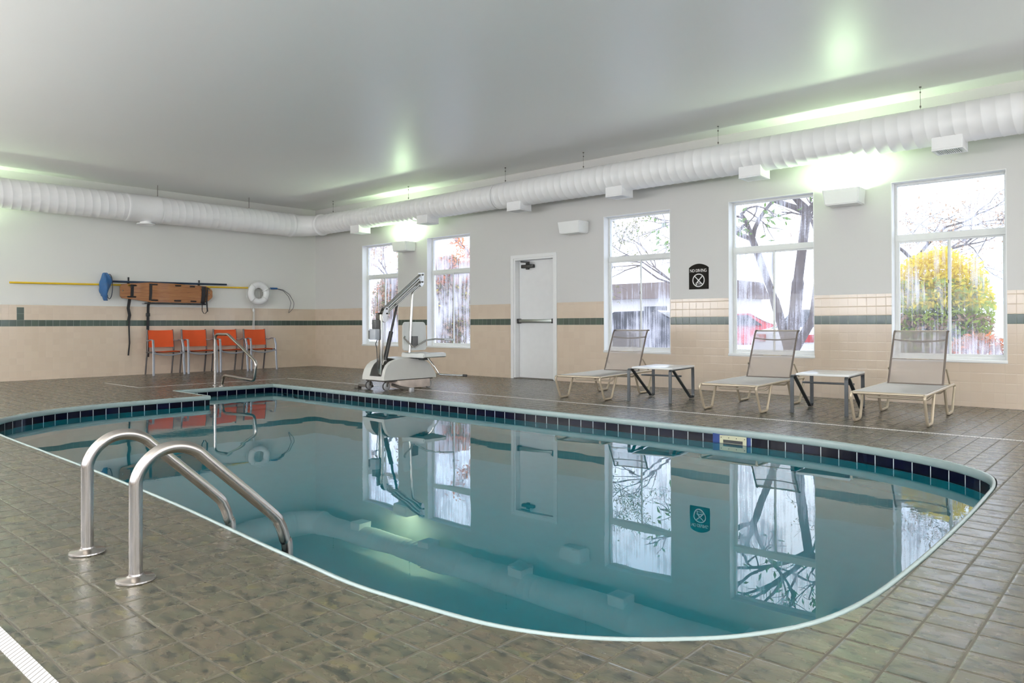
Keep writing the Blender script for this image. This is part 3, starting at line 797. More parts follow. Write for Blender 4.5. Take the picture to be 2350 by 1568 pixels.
hp = [(.05, -1.02, 1.722), (.05, -.86, 1.70), (.05, -.70, 1.60), (.05, -.585, 1.43), (.05, -.60, 1.30), (.05, -.73, 1.18), (.06, -.70, 1.28), (.06, -.665, 1.42), (.06, -.73, 1.56), (.06, -.86, 1.68), (.06, -1.02, 1.716)]
wpart('hook_loop', tube(fillet(hp, .12), .006, 8), M['cable'], hk)
nt = thing('skimming_net', 'blue skimming net on a dark blue pole laid over the yellow pole', 'pool net', (.09, -4.45, 1.73))
wpart('pole', tube([(.095, -4.42, 1.735), (.09, -2.15, 1.762)], .019, 12), M['navy'], nt)
wpart('pole_tip', tube([(.09, -2.17, 1.762), (.09, -2.14, 1.7625)], .021, 12), M['sign_white'], nt)
# collapsed bag: crumpled shell
bm = bmesh.new(); n, mm = 28, 22; rings = []
for i in range(mm+1):
    t = i/mm; z = 1.885-.505*t
    wy = .012+.088*sin(pi*min(1, t*1.15+.02))**.6*(1-.30*t) + (.02 if t > .8 else 0)
    wx = .02+.13*sin(pi*min(1, t*.95+.05))**.7
    ring = []
    for k in range(n):
        a = 2*pi*k/n; nn = 1+.22*noise.noise(Vector((cos(a)*1.6, sin(a)*1.6, z*7)))+.10*sin(a*5+z*13)
        ring.append(bm.verts.new((.15+wx*cos(a)*nn*.8, -4.50+.02*sin(t*7)+wy*sin(a)*nn, z)))
    rings.append(ring)
for i in range(mm):
    for k in range(n): bm.faces.new((rings[i][k], rings[i][(k+1) % n], rings[i+1][(k+1) % n], rings[i+1][k]))
bm.faces.new(rings[0]); bm.faces.new(rings[-1])
wpart('net_bag', bm, M['net'], nt)
wpart('net_frame', tube([(.10+.13*cos(a)*.9, -4.41+.012*cos(a), 1.64+.225*sin(a)) for a in [2*pi*k/24 for k in range(24)]], .007, 8, closed=True, cap=False), M['navy'], nt)
# backboard
bb = thing('spine_board', 'varnished wooden rescue backboard with black straps on the back wall', 'backboard', (.12, -3.4, 1.36))
outl = [(-4.235, 1.645), (-4.235, 1.475), (-4.20, 1.435), (-4.00, 1.415), (-3.68, 1.372), (-2.72, 1.372), (-2.60, 1.395), (-2.50, 1.475), (-2.485, 1.50), (-2.485, 1.61), (-2.515, 1.655), (-2.62, 1.708), (-3.30, 1.735), (-3.70, 1.74), (-3.98, 1.715), (-4.20, 1.69)]
def rr2(cx, cy, w_, h_, rot=0, n=6):
    P_ = []
    r = h_/2
    for s, a0 in ((1, -90), (-1, 90)):
        for k in range(n+1):
            a = R(a0+180*k/n); P_.append((s*(w_/2-r)+r*cos(a), r*sin(a)))
    return [(cx+px*cos(rot)-py*sin(rot), cy+px*sin(rot)+py*cos(rot)) for px, py in P_]
holes = [rr2(-4.02, 1.675, .17, .034), rr2(-4.03, 1.462, .17, .034), rr2(-3.62, 1.705, .13, .034), rr2(-3.62, 1.408, .15, .034), rr2(-3.18, 1.405, .15, .034), rr2(-2.87, 1.402, .13, .034),
         rr2(-3.17, 1.70, .13, .034), rr2(-2.89, 1.692, .12, .034), rr2(-2.60, 1.405, .0+.10, .030, .6), rr2(-2.56, 1.65, .10, .028, -1.0), rr2(-4.185, 1.57, .031, .03), rr2(-2.545, 1.545, .031, .03), rr2(-2.53, 1.475, .09, .026, 1.0)]
holes = [h[::-1] for h in holes[:8]+holes[9:12]]
o = curve_plate('board', [outl]+holes, .012, .003, M['wood'], bb, 'x', .115); o.matrix_parent_inverse = Matrix.Translation(bb.location).inverted()
wpart('slot_backing', prism([(-4.15, 1.64), (-4.15, 1.44), (-3.66, 1.385), (-2.72, 1.385), (-2.72, 1.715), (-3.66, 1.73), (-4.0, 1.70)], .104, .1085, 'x'), M['strap'], bb)  # black sheet added so that the slots in the board read dark
for y in (-3.80, -3.40, -2.95): wpart('runner', B_((.085, y-.02, 1.40), (.104, y+.02, 1.70), .004), M['wood'], bb)
def strapm(pts, w_=.045): return flat(fillet(pts, .03), w_, .004, up=(0, 1, 0))
for pts, w_ in (([(.125, -4.02, 1.66), (.13, -4.03, 1.46), (.10, -4.06, 1.42), (.06, -4.07, 1.25), (.05, -4.04, 1.12), (.05, -4.06, 1.02)], .055), ([(.05, -4.045, 1.14), (.04, -4.05, .95), (.045, -4.04, .60), (.04, -4.06, .37)], .028),
                ([(.125, -3.69, 1.72), (.128, -3.69, 1.55), (.126, -3.70, 1.40)], .05), ([(.10, -3.70, 1.40), (.07, -3.715, 1.30), (.05, -3.71, 1.1), (.05, -3.715, .8), (.04, -3.71, .33)], .052),
                ([(.13, -2.665, 1.70), (.135, -2.67, 1.52), (.13, -2.69, 1.36)], .085), ([(.15, -2.60, 1.68), (.155, -2.62, 1.40), (.15, -2.60, 1.20)], .03)):
    wpart('strap', strapm(pts, w_), M['strap'], bb)
wpart('strap', flat(fillet([(.13, -2.70, 1.40), (.13, -2.70, 1.22), (.13, -2.65, 1.14), (.13, -2.59, 1.22), (.13, -2.60, 1.42)], .06), .032, .004, up=(1, 0, 0)), M['strap'], bb)
wpart('buckle', B_((.04, -3.75, 1.10), (.065, -3.675, 1.165), .006), M['black'], bb)
tag(obj('wall_ledge', (lambda b_: box(b_, (.0, -3.80, 1.335), (.12, -2.62, 1.342)) and box(b_, (.118, -3.80, 1.335), (.126, -2.62, 1.36)))(bmesh.new()), M['black'], smooth=False), 'thin black metal ledge carrying the wooden backboard', 'ledge')
# ring buoy with rope
rb = thing('ring_buoy', 'white ring buoy with rope hanging on the back wall', 'ring buoy', (.10, -1.48, 1.60))
bm = bmesh.new(); n, k2 = 48, 16; rg = []
for i in range(n):
    a = 2*pi*i/n; rg.append([bm.verts.new((.135+.055*cos(2*pi*k/k2), -1.48+(.178+.066*sin(2*pi*k/k2))*cos(a), 1.60+(.178+.066*sin(2*pi*k/k2))*sin(a))) for k in range(k2)])
for i in range(n):
    for k in range(k2): bm.faces.new((rg[i][k], rg[i][(k+1) % k2], rg[(i+1) % n][(k+1) % k2], rg[(i+1) % n][k]))
wpart('ring', bm, M['foam'], rb)
for a in (.5, 2.3, 3.9, 5.6):
    pa = [(.135+.062*cos(t), -1.48+(.178+.072*sin(t))*cos(a), 1.60+(.178+.072*sin(t))*sin(a)) for t in [2*pi*k/16 for k in range(16)]]
    wpart('band', tube(pa, .008, 8, closed=True, cap=False), M['rope'], rb)
pr = []
for i in range(61):
    a = 2*pi*i/60; q = .252+.030*abs(sin(2*a+.8)); pr.append((.135, -1.48+q*cos(a), 1.60+q*sin(a)))
wpart('grab_line', tube(pr[:-1], .006, 8, closed=True, cap=False), M['rope'], rb)
for j in range(3):
    y = -1.50+.03*j
    wpart('rope_coil', tube(fillet([(.05, y, 1.80), (.04, y-.03, 1.65), (.04, y-.01, 1.45), (.045, y+.02, 1.40), (.05, y+.03, 1.55), (.05, y+.01, 1.80)], .03), .008, 8), M['rope'], rb)
for j, (dy, zl) in enumerate(((-.03, .02), (.0, .015), (.02, .33))):
    wpart('rope_tail', tube(fillet([(.05, -1.52+dy, 1.40), (.03, -1.56+dy, 1.30), (.035, -1.53+dy*.6, 1.22), (.03, -1.545+dy*.8, .8), (.035, -1.55+dy, zl)], .05), .005, 8), M['rope'], rb)
wpart('rope_knot', lathe([(.004, 1.20), (.022, 1.215), (.028, 1.24), (.018, 1.27), (.004, 1.285)], 12, center=(.035, -1.54, 0)), M['rope'], rb)
tag(obj('wall_hook', flat([(.0, -1.48, 1.775), (.14, -1.48, 1.775), (.145, -1.48, 1.80)], .02, .006, up=(0, 1, 0)), M['steel'], smooth=False), 'small metal hook behind the top of the white ring buoy', 'hook', 'wall hooks')

# ------------------------------------------------------------------ orange armchairs (face +x)
def make_chair():
    t = thing('patio_armchair', 'x', 'chair')
    hw = .29
    for s in (1, -1):
        # front leg: flat bar rising and bending into the arm
        obj('leg', flat(fillet([(.475, s*(hw-.003), 0), (.455, s*(hw-.012), .25), (.445, s*(hw-.01), .52), (.405, s*(hw-.02), .655)], .12), .040, .022, up=(0, 1, 0)), M['chair_frame'], t)
        obj('armrest', flat(fillet([(.43, s*(hw-.014), .60), (.40, s*(hw-.02), .652), (.31, s*(hw-.02), .662), (.20, s*(hw-.025), .635), (.12, s*(hw-.035), .64), (.085, s*(hw-.055), .65)], .05), .036, .016, up=(0, 1, 0)), M['chair_frame'], t)
        obj('leg', flat(fillet([(.0, s*.245, 0), (.055, s*.245, .30), (.10, s*.243, .45), (.085, s*.24, .62), (.055, s*.238, .85)], .15), .022, .034, up=(0, 1, 0)), M['chair_dark'], t)
        obj('side_rail', flat([(.095, s*.262, .425), (.45, s*.272, .425)], .022, .03, up=(0, 1, 0)), M['chair_dark'], t)
        obj('seat_bracket', B_((.40, s*.235-.008, .40), (.43, s*.235+.008, .44), .003), M['chair_frame'], t)
    obj('front_rail', flat([(.455, -.285+.57*k/16, .415-.045*sin(pi*k/16)) for k in range(17)], .028, .022, up=(0, 0, 1)), M['chair_frame'], t)
    obj('rear_rail', flat([(.09, -.245, .42), (.09, .245, .42)], .028, .018, up=(0, 0, 1)), M['chair_dark'], t)
    # sling seat: sagging cloth
    bm = bmesh.new(); n = 12; g = [[None]*(n+1) for _ in range(n+1)]
    for i in range(n+1):
        for j in range(n+1):
            u, v = i/n, j/n; z = .445-.030*sin(pi*v)*sin(pi*min(1, u*.9+.1))+(.0)
            if u > .9: z -= .012
            g[i][j] = bm.verts.new((.10+.35*u, -.235+.47*v, z))
    for i in range(n):
        for j in range(n): bm.faces.new((g[i][j], g[i+1][j], g[i+1][j+1], g[i][j+1]))
    bmesh.ops.solidify(bm, geom=list(bm.faces), thickness=.008)
    obj('seat', bm, M['orange'], t)
    bm = bmesh.new(); g = [[None]*(n+1) for _ in range(n+1)]
    for i in range(n+1):
        for j in range(n+1):
            u, v = i/n, j/n; z = .515+.325*u; x = .105-.045*u-.030*sin(pi*v)
            g[i][j] = bm.verts.new((x+.02, -.232+.464*v, z-.006*sin(pi*v)*(u > .95)))
    for i in range(n):
        for j in range(n): bm.faces.new((g[i][j], g[i+1][j], g[i+1][j+1], g[i][j+1]))
    bmesh.ops.solidify(bm, geom=list(bm.faces), thickness=.010)
    obj('backrest', bm, M['orange'], t)
    return t
ch0 = make_chair()
for i, (y, lab) in enumerate(((-3.515, 'leftmost orange sling armchair, the black strap hanging behind its back'), (-2.865, 'second orange sling armchair from the left against the tiled wall'),
                       (-2.225, 'third orange sling armchair, partly behind the bent stair rail'), (-1.575, 'rightmost orange sling armchair, under the ring buoy ropes'))):
    c = ch0 if i == 0 else copy_tree(ch0)
    c.location = (.055, y, 0); c['label'] = lab; c['group'] = 'orange armchairs along the back wall'

# ------------------------------------------------------------------ loungers (foot towards -y)
def make_lounger():
    t = thing('sun_lounger', 'x', 'lounger')
    hw, zt = .305, .285
    for s in (1, -1):
        obj('side_rail', tube([(s*hw, -.61, zt), (s*hw, .77, zt)], .0135, 12, up=(1, 0, 0)), M['lounge_frame'], t)
        for a, b, c, d_ in ((-.745, -.60, -.40, -.27), (.91, .72, .44, .30)):
            sgn = 1 if a < 0 else -1
            P_ = [(s*hw, a+sgn*.14, zt), (s*hw, a, zt), (s*hw, b, .0135), (s*hw, c, .0135), (s*hw, d_, zt-.01)]
            obj('leg', tube(P_, .0135, 12, fr=[.085, .05, .05], up=(1, 0, 0)), M['lounge_frame'], t)
    bm = tube([(-hw, -.685, zt), (hw, -.685, zt)], .0135, 12); obj('crossbar', bm, M['lounge_frame'], t)
    for yy, dz in ((-.30, -.055), (.34, -.04), (.80, 0)):
        obj('crossbar', tube(fillet([(-hw, yy, zt-.012), (-hw+.05, yy, zt+dz-.012), (hw-.05, yy, zt+dz-.012), (hw, yy, zt-.012)] if dz else [(-hw, yy, zt), (hw, yy, zt)], .03) if dz else [(-hw, yy, zt), (hw, yy, zt)], .011, 10), M['lounge_frame'], t)
    # seat sling
    bm = bmesh.new(); n = 16; m_ = 10; g = [[None]*(m_+1) for _ in range(n+1)]
    for i in range(n+1):
        for j in range(m_+1):
            u, v = i/n, j/m_
            y = -.680+1.265*u; z = zt+.012-.014*sin(pi*v)*sin(pi*u)
            if i == 0: z = zt-.002; y = -.700
            g[i][j] = bm.verts.new((-hw+.012+2*(hw-.012)*v, y, z))
    for i in range(n):
        for j in range(m_): bm.faces.new((g[i][j], g[i+1][j], g[i+1][j+1], g[i][j+1]))
    bmesh.ops.solidify(bm, geom=list(bm.faces), thickness=.005)
    obj('seat_sling', bm, M['sling_seat'], t)
    # back
    bw = .252; A_ = Vector((0, .535, zt+.01)); Bp = Vector((0, .84, .850)); dv = Bp-A_
    def on(u, x=0, off=0): 
        p = A_+dv*u; nrm = Vector((0, -dv.z, dv.y)).normalized(); return Vector((x, p.y, p.z))+nrm*off
    for s in (1, -1):
        obj('back_rail', tube([on(-.02, s*bw), on(.9, s*bw), on(1.0, s*bw, -.01), on(1.03, s*bw, -.05)], .0105, 10, fr=.03, up=(1, 0, 0)), M['lounge_edge'], t)
        obj('back_stay', tube([on(.30, s*(bw+.018)), (s*(bw+.018), .84, zt+.0)], .008, 8), M['lounge_frame'], t)
    obj('back_crossbar', tube([on(.0, -bw), on(0, bw)], .011, 10), M['lounge_edge'], t)
    obj('back_crossbar', tube([on(1.03, -bw, -.05), on(1.03, bw, -.05)], .010, 10), M['lounge_frame'], t)
    obj('back_crossbar', tube([on(.84-.035*sin(pi*k/10), -bw+2*bw*k/10, -.018) for k in range(11)], .008, 8), M['lounge_edge'], t)
    obj('back_crossbar', tube([on(.47, -bw, -.012), on(.47, bw, -.012)], .006, 8), M['lounge_frame'], t)
    bm = bmesh.new(); n = 16; g = [[None]*(m_+1) for _ in range(n+1)]
    for i in range(n+1):
        for j in range(m_+1):
            u, v = .01+1.02*i/n, j/m_
            off = .006-.016*sin(pi*v)*sin(pi*min(1, u)) - (.045 if i == n else .012 if i == n-1 else 0)
            g[i][j] = bm.verts.new(on(min(u, 1.03), -bw+2*bw*v, off))
    for i in range(n):
        for j in range(m_): bm.faces.new((g[i][j], g[i+1][j], g[i+1][j+1], g[i][j+1]))
    obj('back_sling', bm, M['sling_back'], t)
    return t
lo0 = make_lounger()
for i, (x, y, a, lab) in enumerate(((9.003, -1.565, 8.3, 'beige sling lounger nearest the white door, left of both side tables'), (11.01, -1.565, 3.9, 'middle beige sling lounger between the two side tables'),
                           (12.562, -1.565, 2.8, 'rightmost beige sling lounger, in front of the window with the yellow shrub'))):
    c = lo0 if i == 0 else copy_tree(lo0)
    c.location = (x, y, 0); c.rotation_euler.z = R(a); c['label'] = lab; c['group'] = 'sling loungers facing the pool'
# ------------------------------------------------------------------ side tables
def make_table():
    t = thing('side_table', 'x', 'side table')
    for s in (1, -1):
        P_ = [(s*.265, -.365, 0), (s*.265, -.365, .395), (s*.265, -.30, .395), (s*.265, .335, .03), (s*.265, .375, .03), (s*.265, .365, .385), (s*.265, -.22, .385)]
        P_ = [(s*.265, -.365, 0), (s*.265, -.365, .385), (s*.265, -.285, .385), (s*.265, .29, .012), (s*.265, .372, .012), (s*.265, .365, .387)]
        obj('leg_frame', flat(fillet(P_, [.05, .05, .03, .04]), .012, .036, up=(0, 0, 1)) if False else sweep(bmesh.new(), fillet(P_, [.05, .05, .03, .04]), [(-.018, -.006), (.018, -.006), (.018, .006), (-.018, .006)], up=(1, 0, 0)), M['table_frame'], t, angle=30)
        obj('top_rail', B_((s*.265-.018, -.30, .375), (s*.265+.018, .37, .389), .003), M['table_frame'], t)
    obj('stretcher', B_((-.26, -.02, .285), (.26, .01, .305), .003), M['table_frame'], t)
    obj('table_top', B_((-.235, -.345, .389), (.285, .375, .412), .006), M['table_top'], t)
    return t
tb0 = make_table()
for i, (x, y, a, lab) in enumerate(((9.835, -1.53, 7.4, 'dark-legged side table with white top between the left and middle loungers'), (11.80, -1.45, 4.6, 'dark-legged side table with white top between the middle and right loungers'))):
    c = tb0 if i == 0 else copy_tree(tb0)
    c.location = (x, y, 0); c.rotation_euler.z = R(a); c['label'] = lab; c['group'] = 'side tables between the loungers'

# ------------------------------------------------------------------ pool lift
lf = thing('pool_lift', 'ivory wheeled pool access lift with folded boom and hanging seat by the poolside', 'pool lift', (6.1, -2.6, 0))
def lp(name, bm, m, root=None, **k):
    o = obj(name, bm, m, root or lf, **k)
    if not root: o.matrix_parent_inverse = Matrix.Translation(lf.location).inverted()
    return o
X0, X1 = 5.86, 6.34
sil = [(-3.06, .148), (-3.055, .20), (-3.03, .285), (-2.985, .35), (-2.92, .395), (-2.80, .430), (-2.62, .440), (-2.42, .420), (-2.28, .385), (-2.20, .335), (-2.13, .24), (-2.10, .185), (-2.10, .148)]
bm = bmesh.new(); N = 9; rows = []
for i, (y, z) in enumerate(sil):
    row = []
    for k in range(N+1):
        s = -1+2*k/N; hw = (X1-X0)/2-.015*max(0, (z-.2)/.25); crown = .018*(1-s*s)*max(0, (z-.15)/.3)
        row.append(bm.verts.new(((X0+X1)/2+hw*s, y, z+crown)))
    rows.append(row)
for i in range(len(sil)-1):
    for k in range(N):
        # open mast recess at the front left part of the hood
        if 1 <= i <= 4 and 3 <= k <= 7: continue
        bm.faces.new((rows[i][k], rows[i][k+1], rows[i+1][k+1], rows[i+1][k]))
for k in (0, N):
    base = [bm.verts.new((rows[0][k].co.x, y, .148)) for y, z in sil]
    for i in range(len(sil)-1):
        bm.faces.new((base[i], base[i+1], rows[i+1][k], rows[i][k]) if k else (rows[i][k], rows[i+1][k], base[i+1], base[i]))
bmesh.ops.remove_doubles(bm, verts=bm.verts, dist=1e-5)
bmesh.ops.solidify(bm, geom=list(bm.faces), thickness=-.008)
bmesh.ops.recalc_face_normals(bm, faces=bm.faces)
lp('body_shell', bm, M['shell'], angle=40)
lp('mast_well', B_((X0+.12, -3.035, .155), (X1-.07, -2.80, .20), .01), M['box_dark'])
lp('chassis', B_((X0+.03, -3.03, .125), (X1-.03, -2.12, .150), .005), M['brown_metal'])
lp('counterweight', B_((6.10, -2.80, .02), (6.36, -2.22, .135), .006), M['weight'])
mst = lp('mast', B_((6.145, -3.01, .155), (6.215, -2.955, 1.08), .008), M['steel_lift'])
lp('mast_cable', tube(fillet([(6.15, -3.02, .73), (6.14, -3.05, .66), (6.16, -3.045, .60), (6.15, -3.02, .3)], .03), .006, 8), M['rubber'])
lp('control_box', B_((6.06, -3.10, .72), (6.20, -3.02, .87), .008), M['box_grey'])
lp('control_pad', B_((6.04, -3.105, .73), (6.075, -3.05, .85), .004), M['box_dark'])
lp('battery_pack', B_((6.09, -3.08, .87), (6.18, -3.01, 1.00), .008), M['box_dark'])
lp('mast_cap', B_((6.12, -3.03, 1.0), (6.16, -2.97, 1.10), .006), M['brown_metal'])
# boom: fork plates, twin bars, end plate
bm = bmesh.new()
for x in (6.155, 6.225):
    prism([(-2.985, .98), (-2.94, .96), (-2.90, 1.06), (-2.885, 1.17), (-2.93, 1.185), (-2.965, 1.15), (-3.0, 1.07)], x-.005, x+.005, 'x', 0, bm)
lp('pivot_bracket', bm, M['steel_lift'], smooth=False)
for (a, b, w_) in (((-2.935, 1.155), (-2.265, 1.665), .030), ((-2.905, 1.085), (-2.25, 1.565), .024)):
    bm = bmesh.new()
    for x in (6.165, 6.215): tube([(x, a[0], a[1]), (x, b[0], b[1])], w_*.5, 10, bm=bm)
    lp('boom_bar', bm, M['steel_lift'])
lp('boom_tube', tube([(6.19, -2.90, 1.13), (6.19, -2.28, 1.60)], .022, 12), M['steel_lift'])
bm = bmesh.new()
for x in (6.155, 6.225): prism([(-2.27, 1.70), (-2.215, 1.705), (-2.225, 1.53), (-2.265, 1.49), (-2.30, 1.52), (-2.275, 1.56)], x-.005, x+.005, 'x', 0, bm)
lp('end_plate', bm, M['steel_lift'], smooth=False)
bm = bmesh.new()
for y, z in ((-2.92, 1.155), (-2.915, 1.09), (-2.245, 1.67), (-2.25, 1.565)): lathe([(.012, 6.14), (.012, 6.24)], 12, 'x', bm, (0, y, z))
lp('pivot_bolt', bm, M['brown_metal'])
lp('actuator', tube([(6.19, -2.93, .40), (6.19, -2.81, .83)], .030, 14), M['black'])
lp('actuator_rod', tube([(6.19, -2.81, .83), (6.19, -2.70, 1.225)], .017, 12), M['black'])
lp('actuator_mount', prism([(-2.985, .36), (-2.90, .36), (-2.92, .43), (-2.96, .43)], 6.16, 6.22, 'x', 0), M['steel_lift'])
lp('seat_pipe', tube([(6.19, -2.255, 1.52), (6.19, -2.41, 1.405), (6.19, -2.445, .90), (6.19, -2.475, .43), (6.30, -2.30, .415), (6.42, -2.28, .43)], .021, 14, fr=[.09, .2, .07, .05]), M['steel_lift'])
# seat facing +x
def slab(pts, th, m_, name, bev=.012):
    bm = bmesh.new(); prism(pts, -th/2, th/2, 'z', bev, bm); return bm
bm = bmesh.new()
bp = []
for cx_, cz_, a0 in ((.165, .36, 0), (-.165, .36, 90), (-.18, .04, 180), (.18, .04, 270)):
    for k in range(5): a = R(a0+22.5*k); bp.append((cx_+.05*cos(a), cz_+.05*sin(a)))
prism(bp, 0, .03, 'x', .008, bm)
for v in bm.verts: v.co = Vector((6.16+v.co.x-.10*(v.co.z-.0)*.3, -2.36+v.co.y, .56+v.co.z))
bk = lp('seat_back', bm, M['seat_plastic'])
bm = bmesh.new(); 
for pts in (((-.11, .06), (-.11, .36)), ((.11, .06), (.11, .36))): box(bm, (6.165, -2.36+pts[0][0]-.012, .60), (6.182, -2.36+pts[0][0]+.012, .93), .005)
lp('back_rib', bm, M['seat_plastic'])
lp('back_bracket', B_((6.20, -2.435, .62), (6.225, -2.335, .76), .004), M['box_dark'])
bm = bmesh.new(); pz = [(6.14, .50), (6.155, .525), (6.40, .505), (6.58, .525), (6.635, .515), (6.645, .47), (6.62, .455), (6.16, .455), (6.14, .465)]
prism([(x, z) for x, z in pz], -2.59, -2.15, 'y', .012, bm); lp('seat_pan', bm, M['seat_plastic'])
lp('seat_mount', B_((6.26, -2.42, .415), (6.42, -2.30, .455), .004), M['box_dark'])
lp('armrest', tube([(6.21, -2.42, .60), (6.205, -2.585, .735), (6.24, -2.60, .755)], .013, 10, fr=[.03]), M['steel_lift'])
lp('armrest', tube([(6.22, -2.40, .59), (6.26, -2.22, .695), (6.36, -2.12, .715), (6.56, -2.04, .71)], .013, 10, fr=[.05, .04]), M['steel_lift'])
lp('arm_grip', tube([(6.51, -2.06, .712), (6.64, -2.005, .705)], .017, 10), M['box_grey'])
lp('footrest', tube([(6.45, -2.34, .44), (6.53, -2.30, .33), (6.58, -2.24, .205), (6.95, -2.09, .195)], .013, 10, fr=[.06, .06]), M['steel_lift'])
lp('footrest_grip', tube([(6.93, -2.10, .1955), (6.985, -2.078, .194)], .019, 10), M['rubber'])
for x, y in ((5.91, -2.99), (6.30, -2.99), (6.32, -2.23), (5.91, -2.23)):
    bm = lathe([(.052, -.014), (.058, -.010), (.058, .010), (.052, .014)], 24, 'x', center=(x, y, .0585))
    w_ = lp('caster', bm, M['caster'])
    bm = flat([(x-.024, y, .058), (x-.024, y+.01, .125)], .03, .005, up=(0, 1, 0)); flat([(x+.024, y, .058), (x+.024, y+.01, .125)], .03, .005, up=(0, 1, 0), bm=bm); box(bm, (x-.028, y-.012, .118), (x+.028, y+.03, .128))
    f_ = obj('fork', bm, M['brown_metal'], w_, smooth=False)
    h_ = obj('tyre', lathe([(.060, -.012), (.062, 0), (.060, .012), (.055, .0145), (.055, -.0145)], 24, 'x', center=(x, y, .062), close=True), M['rubber'], w_)
lp('outrigger', flat([(5.94, -2.95, .045), (5.66, -2.985, .045)], .035, .035, up=(0, 0, 1)), M['brown_metal'])
lp('outrigger', flat([(6.20, -2.80, .07), (6.46, -2.86, .05), (6.72, -2.88, .04)], .04, .03, up=(0, 0, 1)), M['brown_metal'])
lp('outrigger_foot', B_((6.70, -2.915, .0), (6.745, -2.855, .06), .004), M['caster'])
lp('outrigger_foot', B_((5.60, -3.02, .0), (5.68, -2.95, .05), .006), M['brown_metal'])

# ------------------------------------------------------------------ outside the windows
t_ = NT('pale_wet_pavement'); p_ = t_.pos(); t_.set(col=t_.mix(t_.noise(p_, .25, 4), (.42, .42, .44), (.62, .61, .64)), rough=.6)
tag(obj('ground_outside', B_((-75, WT+.02, -.30), (40, 90, -.12)), t_.m, smooth=False), kind='structure')
tag(obj('ground_outside', B_((-75, -90, -.30), (40, YN-WT-.02, -.12)), t_.m, smooth=False), kind='structure')
bark = simple('grey_bark', (.14, .11, .10), .9, bumps=(30, .5), var=.2)
def leafmat(name, col):
    t = NT(name); t.set(col=t.mix(t.noise(t.pos(), 3, 2), tuple(c*.7 for c in col), tuple(min(1, c*1.25) for c in col)), rough=.55)
    tl = t.node('BsdfTranslucent'); t.put(tl.inputs[0], col); mx = t.node('MixShader'); mx.inputs[0].default_value = .45
    t.l.new(t.p.outputs[0], mx.inputs[1]); t.l.new(tl.outputs[0], mx.inputs[2]); t.l.new(mx.outputs[0], t.out.inputs['Surface']); return t.m
LF = {'green': leafmat('green_leaf', (.16, .30, .04)), 'yellow': leafmat('yellow_leaf', (.85, .68, .05)), 'ygreen': leafmat('yellow_green_leaf', (.42, .52, .07)),
      'orange': leafmat('orange_leaf', (.75, .26, .07)), 'brown': leafmat('brown_leaf', (.50, .33, .20)), 'olive': leafmat('olive_leaf', (.22, .22, .06)), 'grass': leafmat('grass_green', (.25, .50, .05))}
def leaves(bm, pts, size, rnd):
    for p in pts:
        a = Vector((rnd.gauss(0, 1), rnd.gauss(0, 1), rnd.gauss(0, 1))).normalized(); b = a.cross(Vector((rnd.gauss(0, 1), rnd.gauss(0, 1), rnd.gauss(0, 1)))).normalized()
        s = size*rnd.uniform(.6, 1.3)
        vs = [bm.verts.new(p+a*s), bm.verts.new(p+b*s*.38), bm.verts.new(p-a*s), bm.verts.new(p-b*s*.38)]; bm.faces.new(vs)
def tree(name, label, loc, trunk_pts, r0, seed, leafm, depth=4, nleaf=900, lsize=.05, spread=.55, length=1.0):
    rnd = random.Random(seed); root = thing(name, label, 'tree', loc)
    bm = bmesh.new(); tips = []
    def grow(p, d_, L, r, dep):
        pts = [p]; q = p.copy(); dd = d_.copy()
        for k in range(4):
            dd = (dd + Vector((rnd.gauss(0, .16), rnd.gauss(0, .16), rnd.gauss(0, .10)))).normalized(); q = q+dd*L/4; pts.append(q.copy())
        sweep(bm, pts, lambda t: circ(max(.003, r*(1-.45*t)), 7 if dep > 2 else 5))
        if dep <= 2: tips.extend(pts[1:])
        if dep > 0:
            for _ in range(rnd.choice((2, 3, 3))):
                nd = (dd + Vector((rnd.gauss(0, spread), rnd.gauss(0, spread), rnd.gauss(.05, spread*.6)))).normalized()
                st = pts[rnd.choice((2, 3, 4, 4))]
                grow(st, nd, L*rnd.uniform(.62, .85), r*.55, dep-1)
    for tp in trunk_pts:
        pts = [Vector(v) for v in tp[:-1]]; sm_ = fillet(pts, .4) if len(pts) > 2 else pts
        sweep(bm, sm_, lambda t: circ(r0*tp[-1]*(1-.4*t), 12))
        dd = (pts[-1]-pts[-2]).normalized()
        for _ in range(3):
            grow(pts[-1], (dd+Vector((rnd.gauss(0, spread), rnd.gauss(0, spread), rnd.gauss(0, .3)))).normalized(), length, r0*tp[-1]*.45, depth-1)
    obj('branches', bm, bark, root)
    if nleaf:
        bm = bmesh.new(); pts = [rnd.choice(tips)+Vector((rnd.gauss(0, .08), rnd.gauss(0, .08), rnd.gauss(0, .08))) for _ in range(nleaf)]
        leaves(bm, pts, lsize, rnd); obj('foliage', bm, leafm, root, smooth=False)
    return root
tree('maple_tree', 'big grey forked trunk outside the fourth window', (9.55, 3.4, -.12), [((0, 0, 0), (-.05, 0, .6), (-.35, .1, 1.5), (-.75, .1, 2.6), .8), ((0, 0, .2), (.02, 0, .8), (.12, 0, 1.8), (.2, .2, 3.0), 1.0), ((0, .02, .5), (.35, 0, 1.1), (.5, 0, 2.2), .6)], .13, 5, LF['green'], 4, 500, .07, .6, .9)
tree('maple_tree', 'bare spreading tree outside the third window with few leaves', (6.35, 5.6, -.12), [((0, 0, 0), (.1, 0, 1.1), (-.2, -.1, 1.9), .7)], .085, 11, LF['olive'], 6, 1100, .035, .75, 1.0)
tree('maple_tree', 'bare twiggy tree outside the rightmost window above the yellow shrub', (10.4, 8.0, -.12), [((0, 0, 0), (.1, 0, 1.6), (0, 0, 2.4), .8)], .11, 23, LF['brown'], 6, 1500, .04, .7, 1.1)
